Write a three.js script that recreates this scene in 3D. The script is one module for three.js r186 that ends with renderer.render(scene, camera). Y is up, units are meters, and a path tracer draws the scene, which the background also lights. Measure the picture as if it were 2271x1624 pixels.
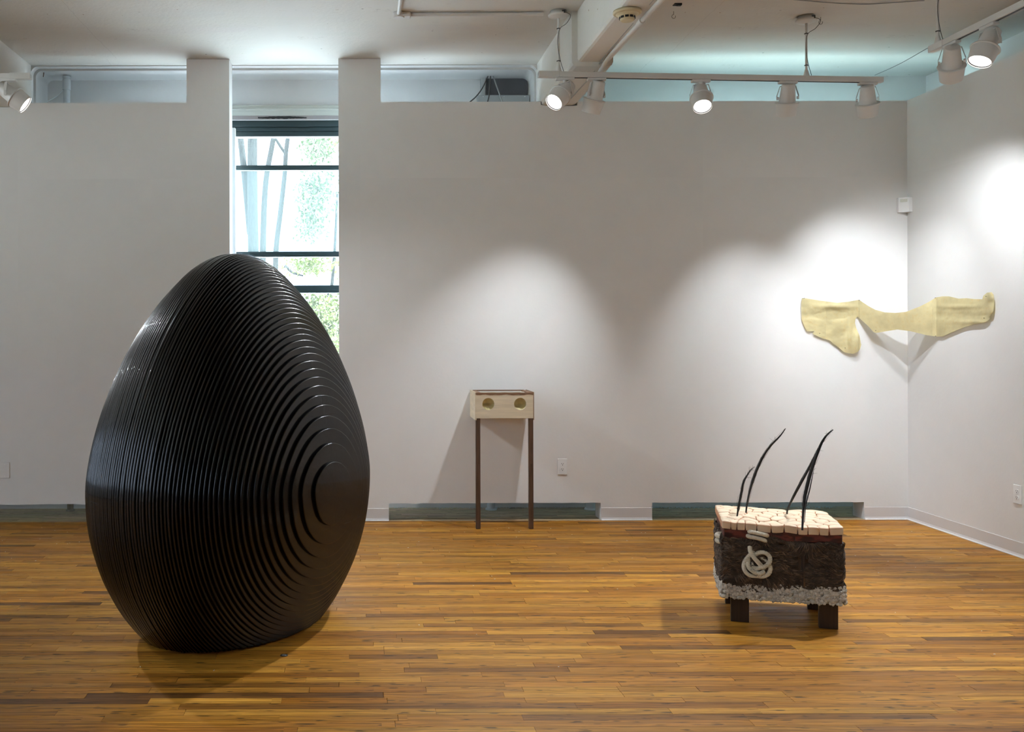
import * as THREE from 'three';
import { mergeGeometries, mergeVertices, toCreasedNormals } from 'three/addons/utils/BufferGeometryUtils.js';
import { RoundedBoxGeometry } from 'three/addons/geometries/RoundedBoxGeometry.js';

// ---------------------------------------------------------------- camera, sky, sun, exposure
const W = 2271, H = 1624, F = 2100, CX = 800, CY = 742, ROLL = 0.0028, EYE = 1.36, D = 6.908;
const scene = new THREE.Scene();
const camera = new THREE.PerspectiveCamera(2 * Math.atan(H / 2 / F) * 180 / Math.PI, W / H, 0.05, 200);
camera.position.set(0, EYE, D);
camera.rotation.z = -ROLL;
camera.setViewOffset(W, H, W / 2 - CX, H / 2 - CY, W, H);
scene.background = new THREE.Color().setRGB(0.82, 0.945, 1.18);
scene.backgroundIntensity = 6.0;
const sun = new THREE.DirectionalLight(new THREE.Color().setRGB(0.93, 0.98, 1.04), 84);
sun.position.set(2, 14, -3.5); sun.target.position.set(0, 0, -8);
sun.castShadow = true; sun.shadow.mapSize.set(2048, 2048);
Object.assign(sun.shadow.camera, { left: -20, right: 20, top: 20, bottom: -20, near: 0.5, far: 60 });
scene.add(sun, sun.target);
const renderer = new THREE.WebGLRenderer();
renderer.toneMapping = THREE.LinearToneMapping;
renderer.toneMappingExposure = 0.70;
renderer.shadowMap.enabled = true;
const LAMP = new THREE.Color().setRGB(0.94, 0.99, 1.045);

// ---------------------------------------------------------------- helpers
const V = (x, y, z) => new THREE.Vector3(x, y, z);
function rng(seed) { let s = seed >>> 0; return () => { s = (s + 0x6d2b79f5) | 0; let t = Math.imul(s ^ (s >>> 15), 1 | s); t = (t + Math.imul(t ^ (t >>> 7), 61 | t)) ^ t; return ((t ^ (t >>> 14)) >>> 0) / 4294967296; }; }
const lerp = (a, b, t) => a + (b - a) * t, clamp = (x, a, b) => Math.min(b, Math.max(a, x)), smooth = (a, b, x) => { const t = clamp((x - a) / (b - a), 0, 1); return t * t * (3 - 2 * t); };
// a photo pixel at a given distance from the camera plane
function P(px, py, depth) { const dx = px - CX, dy = py - CY, ux = dx - ROLL * dy, uy = dy + ROLL * dx; return V(ux * depth / F, EYE - uy * depth / F, D - depth); }
const depthAt = (px, py, height) => (EYE - height) * F / (py - CY + ROLL * (px - CX));   // distance of a point of known height
const onHeight = (px, py, h) => P(px, py, depthAt(px, py, h));
// periodic value noise
function noiseField(n, seed) { const r = rng(seed), a = new Float32Array(n * n); for (let i = 0; i < n * n; i++) a[i] = r(); return (x, y) => { const xi = Math.floor(x), yi = Math.floor(y), fx = x - xi, fy = y - yi, u = fx * fx * (3 - 2 * fx), v = fy * fy * (3 - 2 * fy), m = (k) => ((k % n) + n) % n, x0 = m(xi), x1 = m(xi + 1), y0 = m(yi) * n, y1 = m(yi + 1) * n; return lerp(lerp(a[y0 + x0], a[y0 + x1], u), lerp(a[y1 + x0], a[y1 + x1], u), v); }; }
const N64 = noiseField(64, 5);
const fbm = (x, y, o = 4) => { let s = 0, a = 0.5, t = 0; for (let i = 0; i < o; i++) { s += a * N64(x + i * 17, y + i * 31); t += a; a *= 0.5; x *= 2; y *= 2; } return s / t; };
function tex(w, h, f, srgb = false, repeat = null) {
  const d = new Uint8Array(w * h * 4);
  for (let y = 0; y < h; y++) for (let x = 0; x < w; x++) { const c = f(x / w, y / h), i = (y * w + x) * 4; d[i] = clamp(c[0], 0, 1) * 255; d[i + 1] = clamp(c[1], 0, 1) * 255; d[i + 2] = clamp(c[2], 0, 1) * 255; d[i + 3] = 255; }
  const t = new THREE.DataTexture(d, w, h); t.wrapS = t.wrapT = THREE.RepeatWrapping; t.magFilter = THREE.LinearFilter; t.minFilter = THREE.LinearMipmapLinearFilter; t.generateMipmaps = true;
  if (srgb) t.colorSpace = THREE.SRGBColorSpace; if (repeat) t.repeat.set(...repeat); t.needsUpdate = true; return t;
}
function canvasTex(w, h, draw, repeat) { const c = document.createElement('canvas'); c.width = w; c.height = h; draw(c.getContext('2d'), w, h); const t = new THREE.CanvasTexture(c); t.colorSpace = THREE.SRGBColorSpace; t.wrapS = t.wrapT = THREE.RepeatWrapping; if (repeat) t.repeat.set(...repeat); return t; }
const lin = (r, g, b) => new THREE.Color().setRGB(r, g, b);
const mat = (r, g, b, o = {}) => new THREE.MeshPhysicalMaterial({ color: lin(r, g, b), roughness: 0.6, ...o });
const used = new Map();
function numbered(n) { const k = used.get(n) ?? 0; used.set(n, k + 1); return k ? n + '_' + String(k).padStart(3, '0') : n; }
function thing(name, label, category, base = [0, 0, 0], group) { const o = new THREE.Group(); o.name = numbered(name); o.position.set(...base); o.userData = { label, category }; if (group) o.userData.group = group; scene.add(o); return o; }
function struct(name, label, base = [0, 0, 0]) { const o = new THREE.Group(); o.name = name; o.position.set(...base); o.userData = { kind: 'structure', label, category: name.split('_')[0] }; scene.add(o); return o; }
function worldPos(o) { const p = V(0, 0, 0); for (let k = o; k && k !== scene; k = k.parent) p.add(k.position); return p; }
// geometry given in world coordinates becomes a named part of its thing
function part(parent, name, geo, m, label) {
  if (Array.isArray(geo)) geo = merge(geo);
  const p = worldPos(parent); geo.translate(-p.x, -p.y, -p.z);
  const o = new THREE.Mesh(geo, m); o.name = name; o.castShadow = o.receiveShadow = true; if (label) o.userData.label = label; parent.add(o); return o;
}
function merge(list) { return mergeGeometries(list.map((g) => { const n = g.index ? g.toNonIndexed() : g; for (const k of Object.keys(n.attributes)) if (!['position', 'normal', 'uv', 'color'].includes(k)) n.deleteAttribute(k); if (!n.attributes.uv) n.setAttribute('uv', new THREE.BufferAttribute(new Float32Array(n.attributes.position.count * 2), 2)); return n; })); }
// uv in metres from the position, by the way the face points
function metric(g) {
  if (g.index) g = g.toNonIndexed();
  const p = g.attributes.position, n = g.attributes.normal, uv = new Float32Array(p.count * 2);
  for (let i = 0; i < p.count; i++) { const ax = Math.abs(n.getX(i)), ay = Math.abs(n.getY(i)), az = Math.abs(n.getZ(i)); if (ay >= ax && ay >= az) { uv[2 * i] = p.getX(i); uv[2 * i + 1] = p.getZ(i); } else if (az >= ax) { uv[2 * i] = p.getX(i); uv[2 * i + 1] = p.getY(i); } else { uv[2 * i] = p.getZ(i); uv[2 * i + 1] = p.getY(i); } }
  g.setAttribute('uv', new THREE.BufferAttribute(uv, 2)); return g;
}
const box = (x0, x1, y0, y1, z0, z1) => metric(new THREE.BoxGeometry(x1 - x0, y1 - y0, z1 - z0).translate((x0 + x1) / 2, (y0 + y1) / 2, (z0 + z1) / 2));
const rbox = (x0, x1, y0, y1, z0, z1, r = 0.004) => metric(new RoundedBoxGeometry(x1 - x0, y1 - y0, z1 - z0, 2, r).translate((x0 + x1) / 2, (y0 + y1) / 2, (z0 + z1) / 2));
function cyl(a, b, r0, r1 = r0, seg = 20) { const d = b.clone().sub(a), g = new THREE.CylinderGeometry(r1, r0, d.length(), seg); g.applyQuaternion(new THREE.Quaternion().setFromUnitVectors(V(0, 1, 0), d.clone().normalize())); const m = a.clone().add(b).multiplyScalar(0.5); return g.translate(m.x, m.y, m.z); }
const wire = (pts, r, seg = 40, rad = 6) => new THREE.TubeGeometry(new THREE.CatmullRomCurve3(pts), seg, r, rad, false);
// tube whose radius follows f(t)
function taper(pts, f, seg = 40, rad = 8, fresh = false) {
  const c = new THREE.CatmullRomCurve3(pts), g = new THREE.TubeGeometry(c, seg, 1, rad, false), p = g.attributes.position, q = V(0, 0, 0);
  for (let i = 0; i <= seg; i++) { const o = c.getPointAt(i / seg), r = f(i / seg); for (let j = 0; j <= rad; j++) { const k = i * (rad + 1) + j; q.fromBufferAttribute(p, k).sub(o).multiplyScalar(r).add(o); p.setXYZ(k, q.x, q.y, q.z); } }
  if (fresh) g.computeVertexNormals();
  return g;
}
const shapeOf = (pts) => new THREE.Shape(pts.map(([x, y]) => new THREE.Vector2(x, y)));
const extrude = (shape, z0, z1, o = {}) => new THREE.ExtrudeGeometry(shape, { depth: z1 - z0, bevelEnabled: false, ...o }).translate(0, 0, z0);

// ---------------------------------------------------------------- materials
const paintBump = tex(512, 512, (u, v) => { const a = fbm(u * 64, v * 64, 4), b = fbm(u * 8, v * 8, 3); const k = a * 0.6 + b * 0.4; return [k, k, k]; }, false, [1, 1]);
const wallColor = tex(512, 512, (u, v) => { const a = fbm(u * 4, v * 4, 5), b = fbm(u * 32, v * 32, 3), k = 0.965 + 0.035 * a + 0.012 * (b - 0.5); return [k, k * 0.998, k * 0.993]; }, true, [0.4, 0.4]);
const M = {
  wall: mat(0.795, 0.787, 0.778, { roughness: 0.72, map: wallColor, bumpMap: paintBump, bumpScale: 0.0006 }),
  trim: mat(0.78, 0.775, 0.76, { roughness: 0.4 }),
  vinyl: mat(0.66, 0.64, 0.63, { roughness: 0.35 }),
  metalWhite: mat(0.68, 0.665, 0.64, { roughness: 0.42, bumpMap: paintBump, bumpScale: 0.0003 }),
  dark: mat(0.015, 0.015, 0.016, { roughness: 0.5 }),
  cable: mat(0.10, 0.095, 0.09, { roughness: 0.5 }),
  greyCable: mat(0.35, 0.36, 0.36, { roughness: 0.5 }),
  frame: mat(0.03, 0.055, 0.06, { roughness: 0.35 }),
  tinted: mat(0.52, 0.74, 0.72, { roughness: 0.12, transmission: 1, thickness: 0, ior: 1.45 }),
  glass: mat(0.92, 0.98, 0.99, { roughness: 0.18, transmission: 1, thickness: 0, ior: 1.45 }),
  dusty: mat(0.80, 0.96, 0.97, { roughness: 0.27, transmission: 1, thickness: 0, ior: 1.45 }),
  cream: mat(0.62, 0.53, 0.33, { roughness: 0.5 }),
  plate: mat(0.86, 0.86, 0.85, { roughness: 0.3 }),
  galv: mat(0.42, 0.45, 0.46, { roughness: 0.45, metalness: 0.3 }),
  pipe: mat(0.62, 0.66, 0.68, { roughness: 0.5 }),
  glow: new THREE.MeshStandardMaterial({ color: 0xffffff, emissive: lin(1, 0.98, 0.95), emissiveIntensity: 9, roughness: 0.4 }),
  brass: mat(0.3, 0.28, 0.22, { roughness: 0.4, metalness: 0.7 }),
};
// ceiling: white paint with chips, scuffs and stains of its own
const ceilTex = canvasTex(2048, 2048, (g, w, h) => {
  const r = rng(91);
  g.fillStyle = '#e6e4df'; g.fillRect(0, 0, w, h);
  for (let i = 0; i < 260; i++) { g.globalAlpha = 0.03 + 0.04 * r(); g.fillStyle = r() < 0.5 ? '#f2f1ee' : '#cfcbc2'; g.beginPath(); g.ellipse(r() * w, r() * h, 30 + 160 * r(), 8 + 40 * r(), 0, 0, 7); g.fill(); }
  for (let i = 0; i < 420; i++) { g.globalAlpha = 0.12 + 0.3 * r(); g.strokeStyle = r() < 0.6 ? '#a39b90' : '#7d7469'; g.lineWidth = 0.8 + 1.4 * r(); const x = r() * w, y = r() * h; g.beginPath(); g.moveTo(x, y); g.lineTo(x + (r() - 0.4) * 34, y + (r() - 0.5) * 7); g.stroke(); }
  for (let i = 0; i < 60; i++) { g.globalAlpha = 0.6; g.fillStyle = r() < 0.3 ? '#7a4a2c' : '#4c4742'; g.beginPath(); g.ellipse(r() * w, r() * h, 1 + 3 * r(), 1 + 1.6 * r(), 0, 0, 7); g.fill(); }
  for (let i = 0; i < 9; i++) { const x = r() * w, y = r() * h; for (let k = 0; k < 40; k++) { g.globalAlpha = 0.10; g.fillStyle = '#8d857b'; g.beginPath(); g.ellipse(x + (r() - 0.5) * 90, y + (r() - 0.5) * 30, 1 + 5 * r(), 1 + 2 * r(), 0, 0, 7); g.fill(); } }
  g.globalAlpha = 0.5; g.strokeStyle = '#b7b1a8'; g.lineWidth = 1.2;
  for (let i = 0; i < 1; i++) { let x = r() * w, y = 0; g.beginPath(); g.moveTo(x, y); while (y < h) { y += 20; x += (r() - 0.5) * 8; g.lineTo(x, y); } g.stroke(); }
}, [0.25, 0.25]);
M.ceiling = mat(0.86, 0.855, 0.84, { roughness: 0.75, map: ceilTex, bumpMap: paintBump, bumpScale: 0.0015 });

// ---------------------------------------------------------------- floor: strip planks
const CH = 3.375, PH = 3.056, BACK = -0.52, XR = 3.99, XL = -7.2, ZR = 9.6;
const grain = tex(2048, 512, (u, v) => {
  const warp = fbm(u * 8, v * 16, 3), ring = Math.sin((v * 60 + warp * 9 + fbm(u * 4, v * 8, 2) * 6) * 2.1) * 0.5 + 0.5;
  const fine = fbm(u * 16, v * 512, 3), streak = fbm(u * 4, v * 128, 3), spot = smooth(0.70, 0.82, fbm(u * 32 + 7, v * 64 + 3, 3));
  let k = 0.93 + 0.30 * (fine - 0.5) + 0.42 * (streak - 0.5) + 0.14 * (ring - 0.5);
  k -= spot * 0.42;
  k *= 0.94; return [k, k * (0.985 - 0.05 * (1 - streak)), k * (0.95 - 0.10 * (1 - streak))];
}, true, [0.45, 1.6]);
const grainRough = tex(512, 512, (u, v) => { const k = 0.36 + 0.30 * fbm(u * 8, v * 8, 4) + 0.10 * (fbm(u * 8, v * 128, 2) - 0.5); return [k, k, k]; }, false, [0.5, 0.5]);
M.wood = new THREE.MeshPhysicalMaterial({ color: 0xffffff, vertexColors: true, map: grain, roughness: 0.9, roughnessMap: grainRough, bumpMap: grain, bumpScale: 0.0004, specularIntensity: 0.42 });
const floor = struct('floor', 'worn honey-brown strip wood floor of narrow planks');
part(floor, 'subfloor', box(XL, XR + 0.5, -0.2, -0.012, BACK - 0.4, ZR + 0.2), mat(0.10, 0.05, 0.02, { roughness: 0.7 }));
{
  const r = rng(11), pw = 0.0532, planks = [];
  const tints = [[0.56, 0.300, 0.085], [0.50, 0.255, 0.066], [0.64, 0.37, 0.115], [0.42, 0.20, 0.05], [0.54, 0.275, 0.075], [0.31, 0.155, 0.052], [0.60, 0.345, 0.10], [0.20, 0.10, 0.045]];
  const weights = [0.23, 0.2, 0.14, 0.13, 0.15, 0.07, 0.06, 0.02];
  const pick = () => { let q = r(); for (let i = 0; i < weights.length; i++) { if ((q -= weights[i]) < 0) return tints[i]; } return tints[0]; };
  const x0 = -5.2, x1 = XR + 0.02, zEnd = 5.3;
  for (let z = BACK, row = 0; z < zEnd; z += pw, row++) {
    let x = x0 - r() * 0.8;
    while (x < x1) {
      const len = Math.min(0.28 + 1.25 * r() * r() + 0.3 * r(), 1.6), a = Math.max(x, x0), b = Math.min(x + len, x1);
      if (b - a > 0.02) planks.push({ a: a + 0.0004 + 0.0006 * r(), b: b - 0.0004 - 0.0008 * r(), z0: z + 0.0003 + 0.0003 * r(), z1: z + pw - 0.0003 - 0.0005 * r() * r(), tint: pick(), k: 0.90 + 0.24 * r(), top: -0.0006 * r() });
      x += len;
    }
  }
  const built = planks.map((p) => {
    const g = new THREE.BoxGeometry(p.b - p.a, 0.012, p.z1 - p.z0).translate((p.a + p.b) / 2, p.top - 0.006, (p.z0 + p.z1) / 2);
    const n = g.attributes.position.count, col = new Float32Array(n * 3), uv = new Float32Array(n * 2), ox = r() * 9, oy = r() * 9, grey = p.z0 < -0.03;
    const t = grey ? [0.54 + 0.07 * r(), 0.46 + 0.06 * r(), 0.32 + 0.05 * r()] : p.tint;
    for (let i = 0; i < n; i++) { for (let c = 0; c < 3; c++) col[3 * i + c] = t[c] * p.k * (grey ? 1 : [0.92, 0.83, 0.42][c]); uv[2 * i] = g.attributes.position.getX(i) + ox; uv[2 * i + 1] = g.attributes.position.getZ(i) + oy; }
    g.setAttribute('color', new THREE.BufferAttribute(col, 3)); g.setAttribute('uv', new THREE.BufferAttribute(uv, 2));
    // how large the plank shows in the photograph
    const depth = D - (p.z0 + p.z1) / 2; let size = 0;
    if (depth > 3.2 && p.z0 > 0) { const l = Math.max(CX + p.a * F / depth, 0), e = Math.min(CX + p.b * F / depth, W); size = Math.max(0, e - l) * EYE * F * pw / depth / depth; }
    return { g, size };
  }).sort((a, b) => b.size - a.size);
  for (const { g } of built.slice(0, 300)) part(floor, 'plank', g, M.wood);
  const rest = part(floor, 'planks', built.slice(300).map((b) => b.g), M.wood); rest.userData.kind = 'stuff';
  const far = [new THREE.PlaneGeometry(12, ZR - 5.3).rotateX(-Math.PI / 2).translate(-1.4, -0.0005, (ZR + 5.3) / 2), new THREE.PlaneGeometry(2.1, 6).rotateX(-Math.PI / 2).translate(-6.2, -0.0005, 2.3)];
  for (const g of far) { const n = g.attributes.position.count; g.setAttribute('color', new THREE.BufferAttribute(new Float32Array(n * 3).map((_, i) => [0.52, 0.28, 0.095][i % 3]), 3)); metric(g); }
  part(floor, 'far_planks', far, M.wood).userData.kind = 'stuff';
  // drops of white paint
  const drops = new THREE.InstancedMesh(new THREE.CylinderGeometry(0.0032, 0.0038, 0.0012, 7), mat(0.75, 0.75, 0.74), 150), m4 = new THREE.Matrix4();
  for (let i = 0; i < 150; i++) { m4.compose(V(-2.6 + 6.4 * r(), 0.0004, 0.1 + 3.6 * r() * r() + 0.4 * r()), new THREE.Quaternion().setFromAxisAngle(V(0, 1, 0), r() * 6), V(0.5 + 1.6 * r() * r(), 1, 0.4 + 0.8 * r())); drops.setMatrixAt(i, m4); }
  drops.name = 'paint_drops'; drops.userData.kind = 'stuff'; floor.add(drops);
}

// ---------------------------------------------------------------- ceiling with its beams
const ceiling = struct('ceiling', 'white painted plaster ceiling with chips and concrete beams');
part(ceiling, 'slab', box(XL - 0.2, XR + 0.75, CH, CH + 0.25, BACK - 0.4, ZR + 0.2), M.ceiling);
{
  const beam = (x0, x1, y, z0, z1, r = 0.02) => { const s = shapeOf([[x0, CH + 0.01], [x0, y + r], [x0 + r * 0.3, y + r * 0.3], [x0 + r, y], [x1 - r, y], [x1 - r * 0.3, y + r * 0.3], [x1, y + r], [x1, CH + 0.01]]); return metric(extrude(s, z0, z1)); };
  part(ceiling, 'beam', [beam(1.358, 1.565, 3.058, 1.0, ZR), beam(1.322, 1.58, 3.030, -0.16, 1.0, 0.028)], M.ceiling);
  part(ceiling, 'beam', [beam(-2.68, -2.455, 3.030, -0.16, ZR, 0.028)], M.ceiling);
  // plaster cove between the ceiling and the beams' sides
  const cove = (x, sgn, z0, z1) => { const pts = []; for (let i = 0; i <= 10; i++) { const a = i / 10 * Math.PI / 2; pts.push([x + sgn * (0.11 - 0.11 * Math.sin(a)), CH - 0.11 + 0.11 * Math.cos(a)]); } pts.unshift([x - sgn * 0.02, CH + 0.01]); pts.splice(1, 0, [x + sgn * 0.11, CH + 0.01]); pts.push([x - sgn * 0.02, CH - 0.11]); return pts; };
  void cove;
}

// ---------------------------------------------------------------- walls
// free-standing partition in front of the building's outer wall, open above and at the foot
const LEFTWIN = [[2.6, 5.0], [6.0, 8.6]];
const wob = (x, k) => 0.0016 * Math.sin(x * 41 + k) + 0.001 * Math.sin(x * 97 + k * 2);
{
  const foot = (a, b) => { const l = []; for (let i = 0; i <= 24; i++) { const x = lerp(a, b, i / 24); l.push([x, 0.126 + wob(x, 1)]); } return l; };
  const left = shapeOf([[XL, 0.118], ...foot(-4.2, -1.3), [-1.3, 0.001], [-0.954, 0.001], [-0.954, CH - 0.003], [-1.266, CH - 0.003], [-1.266, PH], [-2.45, PH], [-2.452, 3.027], [-2.683, 3.026], [-2.685, PH], [XL, PH]]);
  const right = shapeOf([[-0.158, 0.001], [0.202, 0.001], ...foot(0.202, 1.747), [1.747, 0.001], [2.122, 0.001], ...foot(2.122, 3.668), [3.668, 0.001], [XR, 0.001], [XR, PH], [1.586, PH], [1.583, 3.027], [1.54, 3.024], [1.42, 3.027], [1.355, 3.025], [1.319, 3.032], [1.317, PH], [0.151, PH], [0.151, CH - 0.003], [-0.158, CH - 0.003]]);
  const wb = struct('wall_back', 'white partition wall standing off the windows with open slots above and below');
  part(wb, 'panel', extrude(left, -0.15, 0), M.wall); part(wb, 'panel', extrude(right, -0.15, 0), M.wall);
  const bare = mat(0.40, 0.42, 0.44, { roughness: 0.85 }); part(wb, 'backing', extrude(left, -0.16, -0.1502), bare, 'bare grey board back of the partition'); part(wb, 'backing', extrude(right, -0.16, -0.1502), bare, 'bare grey board back of the partition');
  const wr = struct('wall_right', 'white partition wall along the right side, open above');
  part(wr, 'panel', box(XR, XR + 0.13, 0.001, PH, -0.15, ZR), M.wall);
  const wl = struct('wall_left', 'white wall of the far left side with three wide windows'), ls = shapeOf([[-ZR, 0], [-ZR, CH], [-(BACK - 0.3), CH], [-(BACK - 0.3), 0]].map(([a, q]) => [a, q]));
  for (const [a, q] of LEFTWIN) ls.holes.push(new THREE.Path([[-a, 0.8], [-a, 3.1], [-q, 3.1], [-q, 0.8]].map(([x, y]) => new THREE.Vector2(x, y))));
  part(wl, 'panel', metric(extrude(ls, -0.2, 0).rotateY(Math.PI / 2).translate(XL, 0, 0)), M.wall);
  const wz = struct('wall_rear', 'white wall behind the viewer'); part(wz, 'panel', box(XL - 0.2, XR + 0.75, 0, CH, ZR, ZR + 0.2), M.wall);
  const ws = struct('wall_side', 'outer wall behind the right partition'); part(ws, 'panel', box(XR + 0.45, XR + 0.75, 0, CH, BACK - 0.3, ZR), M.wall);
  // the building's outer wall with two wide window openings
  const s = shapeOf([[XL - 0.2, -0.2], [XR + 0.75, -0.2], [XR + 0.75, CH + 0.25], [XL - 0.2, CH + 0.25]]);
  for (const [a, b] of [[-1.75, 0.66], [2.2, 4.1], [-6.4, -3.6]]) s.holes.push(new THREE.Path([[a, 0.85], [a, 3.045], [b, 3.045], [b, 0.85]].map(([x, y]) => new THREE.Vector2(x, y))));
  const wo = struct('wall_outer', 'white painted outer wall behind the partition');
  part(wo, 'masonry', extrude(s, BACK - 0.28, BACK), M.wall);
  part(wo, 'column', box(1.335, 1.60, 1.4, CH, BACK, -0.162), M.wall); part(wo, 'column', box(-2.70, -2.47, 1.4, CH, BACK, -0.162), M.wall);
  // stepped plaster reveal round the top of the bay, with rounded corners
  const reveal = (x0, x1, top, r, z0, z1) => { const q = shapeOf([[x0 - 0.05, 2.2], [x0 - 0.05, CH], [x1 + 0.05, CH], [x1 + 0.05, 2.2], [x1, 2.2]]); q.lineTo(x1, top - r); q.absarc(x1 - r, top - r, r, 0, Math.PI / 2, false); q.lineTo(x0 + r, top); q.absarc(x0 + r, top - r, r, Math.PI / 2, Math.PI, false); q.lineTo(x0, 2.2); return extrude(q, z0, z1, { curveSegments: 14 }); };
  part(wo, 'reveal', [reveal(-2.462, 1.328, CH - 0.005, 0.06, -0.23, -0.168), reveal(-2.45, 1.316, CH - 0.016, 0.05, BACK, -0.25)], M.wall);
}
// baseboards: vinyl cove base with a lit toe
{
  const base = (name, segs) => { const g = struct(name, 'pale grey vinyl baseboard strip'); for (const b of segs) part(g, 'strip', b, M.vinyl); };
  const along = (a, b) => merge([rbox(a, b, 0.001, 0.091, 0, 0.004, 0.0015), metric(extrude(shapeOf([[0, 0], [0.016, 0], [0.014, 0.003], [0.006, 0.009], [0.003, 0.018], [0, 0.02]]), 0, b - a).rotateY(Math.PI / 2).scale(1, 1, -1).translate(a, 0.001, 0.003))]);
  const fix = (a, b) => { const g = new THREE.ExtrudeGeometry(shapeOf([[0, 0.001], [0.017, 0.001], [0.0155, 0.004], [0.008, 0.009], [0.0045, 0.02], [0.0045, 0.089], [0.003, 0.091], [0, 0.091]]), { depth: b - a, bevelEnabled: false }); g.applyMatrix4(new THREE.Matrix4().makeBasis(V(0, 0, 1), V(0, 1, 0), V(-1, 0, 0))); g.translate(b, 0, 0); return metric(toCreasedNormals(g, 0.3)); };
  void along;
  base('baseboard_back', [fix(-0.158, 0.2), fix(1.75, 2.12), fix(3.67, XR), fix(-1.3, -0.954)]);
  const g = new THREE.ExtrudeGeometry(shapeOf([[0, 0.001], [-0.017, 0.001], [-0.0155, 0.004], [-0.008, 0.009], [-0.0045, 0.02], [-0.0045, 0.089], [-0.003, 0.091], [0, 0.091]]), { depth: ZR, bevelEnabled: false }).translate(XR, 0, 0);
  base('baseboard_right', [metric(toCreasedNormals(g, 0.3))]);
}

// ---------------------------------------------------------------- windows
{
  const yW = (py) => EYE - (py - CY - 0.5) * 7.5 / F;
  const win = (name, x0, x1, label, tint) => {
    const w = struct(name, label), zf = BACK - 0.05, zg = BACK - 0.10;
    const rail = (y0, y1, z0, z1) => part(w, 'rail', [rbox(x0, x1, y0, y1, z0, z1, 0.004), rbox(x0, x1, lerp(y0, y1, 0.3), lerp(y0, y1, 0.5), z1 - 0.004, z1 + 0.008, 0.002)], M.frame);
    part(w, 'head', [rbox(x0, x1, yW(284), 3.045, zf - 0.08, zf + 0.03, 0.004), rbox(x0, x1, yW(293), yW(284), zf - 0.08, zf + 0.012, 0.003), rbox(x0, x1, yW(304), yW(293), zf - 0.08, zf, 0.003)], M.frame);
    rail(yW(377), yW(366), zg - 0.02, zg + 0.02); rail(yW(570), yW(558), zg - 0.03, zg + 0.03); rail(yW(650), yW(633), zg - 0.02, zg + 0.02); rail(0.85, 0.95, zg - 0.05, zg + 0.05);
    for (const x of [x0, x1 - 0.07]) part(w, 'stile', rbox(x, x + 0.07, 0.85, 3.0, zg - 0.04, zg + 0.04, 0.004), M.frame);
    const panes = [[366, 303, M.glass], [558, 377, M.dusty], [633, 570, M.glass]].map(([b, t, m]) => [yW(b), yW(t), m]); panes.push([0.95, yW(650), M.glass]); if (tint) panes.forEach((q) => { q[2] = M.tinted; });
    for (const [y0, y1, m] of panes) part(w, 'pane', new THREE.PlaneGeometry(x1 - x0 - 0.14, y1 - y0 + 0.01).translate((x0 + x1) / 2, (y0 + y1) / 2, zg), m);
    part(w, 'sill', rbox(x0 - 0.06, x1 + 0.06, 0.81, 0.85, BACK - 0.02, BACK + 0.07, 0.008), M.trim);
  };
  win('window_1', -1.75, 0.66, 'tall dark-green framed window seen through the slot in the partition');
  win('window_2', 2.2, 4.1, 'dark-green framed window hidden behind the right partition', true);
  win('window_3', -6.4, -3.6, 'dark-green framed window hidden behind the left partition');
  LEFTWIN.forEach(([a, q], i) => { const w = struct('window_' + (4 + i), 'dark-green framed window in the far left wall'), x = XL - 0.1; for (const [y0, y1] of [[0.8, 0.88], [1.95, 2.0], [3.03, 3.1]]) part(w, 'rail', rbox(x - 0.03, x + 0.03, y0, y1, a, q, 0.004), M.frame); for (const z of [a, (a + q) / 2 - 0.03, q - 0.06]) part(w, 'stile', rbox(x - 0.03, x + 0.03, 0.8, 3.1, z, z + 0.06, 0.004), M.frame); for (const [y0, y1] of [[0.88, 1.95], [2.0, 3.03]]) for (const [z0, z1] of [[a, (a + q) / 2], [(a + q) / 2, q]]) part(w, 'pane', new THREE.PlaneGeometry(z1 - z0, y1 - y0).rotateY(Math.PI / 2).translate(x, (y0 + y1) / 2, (z0 + z1) / 2), M.glass); });
  const t = struct('trim_1', 'cream moulded window head casing with a torn lower edge');
  const prof = [[0, 3.155], [0.03, 3.155], [0.034, 3.15], [0.030, 3.132], [0.042, 3.13], [0.048, 3.12], [0.044, 3.112], [0.03, 3.105], [0.022, 3.085], [0.018, 3.076], [0, 3.076]];
  const g = new THREE.ExtrudeGeometry(shapeOf(prof), { depth: 2.6, bevelEnabled: false }); g.applyMatrix4(new THREE.Matrix4().makeBasis(V(0, 0, 1), V(0, 1, 0), V(-1, 0, 0))); g.translate(0.75, 0, BACK);
  part(t, 'moulding', metric(g), mat(0.62, 0.63, 0.57, { roughness: 0.5 }));
  part(t, 'plaster_strip', box(-1.8, 0.7, 3.045, 3.076, BACK, BACK + 0.01), mat(0.40, 0.36, 0.36, { roughness: 0.9, bumpMap: paintBump, bumpScale: 0.004 }));
  part(t, 'bright_edge', box(-1.8, 0.7, 3.041, 3.047, BACK, BACK + 0.014), M.trim);
  const torn = []; const r = rng(4); for (let i = 0; i <= 30; i++) torn.push([lerp(-0.80, -0.42, i / 30), 3.062 + 0.004 * r() + 0.006 * Math.sin(i / 30 * Math.PI)]); for (let i = 30; i >= 0; i--) torn.push([lerp(-0.80, -0.42, i / 30), 3.056 - 0.007 * Math.sin(i / 30 * Math.PI) * r()]);
  part(t, 'gap', extrude(shapeOf(torn), BACK + 0.008, BACK + 0.013), M.dark, 'dark torn gap under the casing');
  const t2 = struct('trim_2', 'white upright casing strip beside the window'); part(t2, 'strip', rbox(-1.06, -0.968, 0.85, 2.965, -0.47, -0.42, 0.003), M.trim);
}

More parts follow.
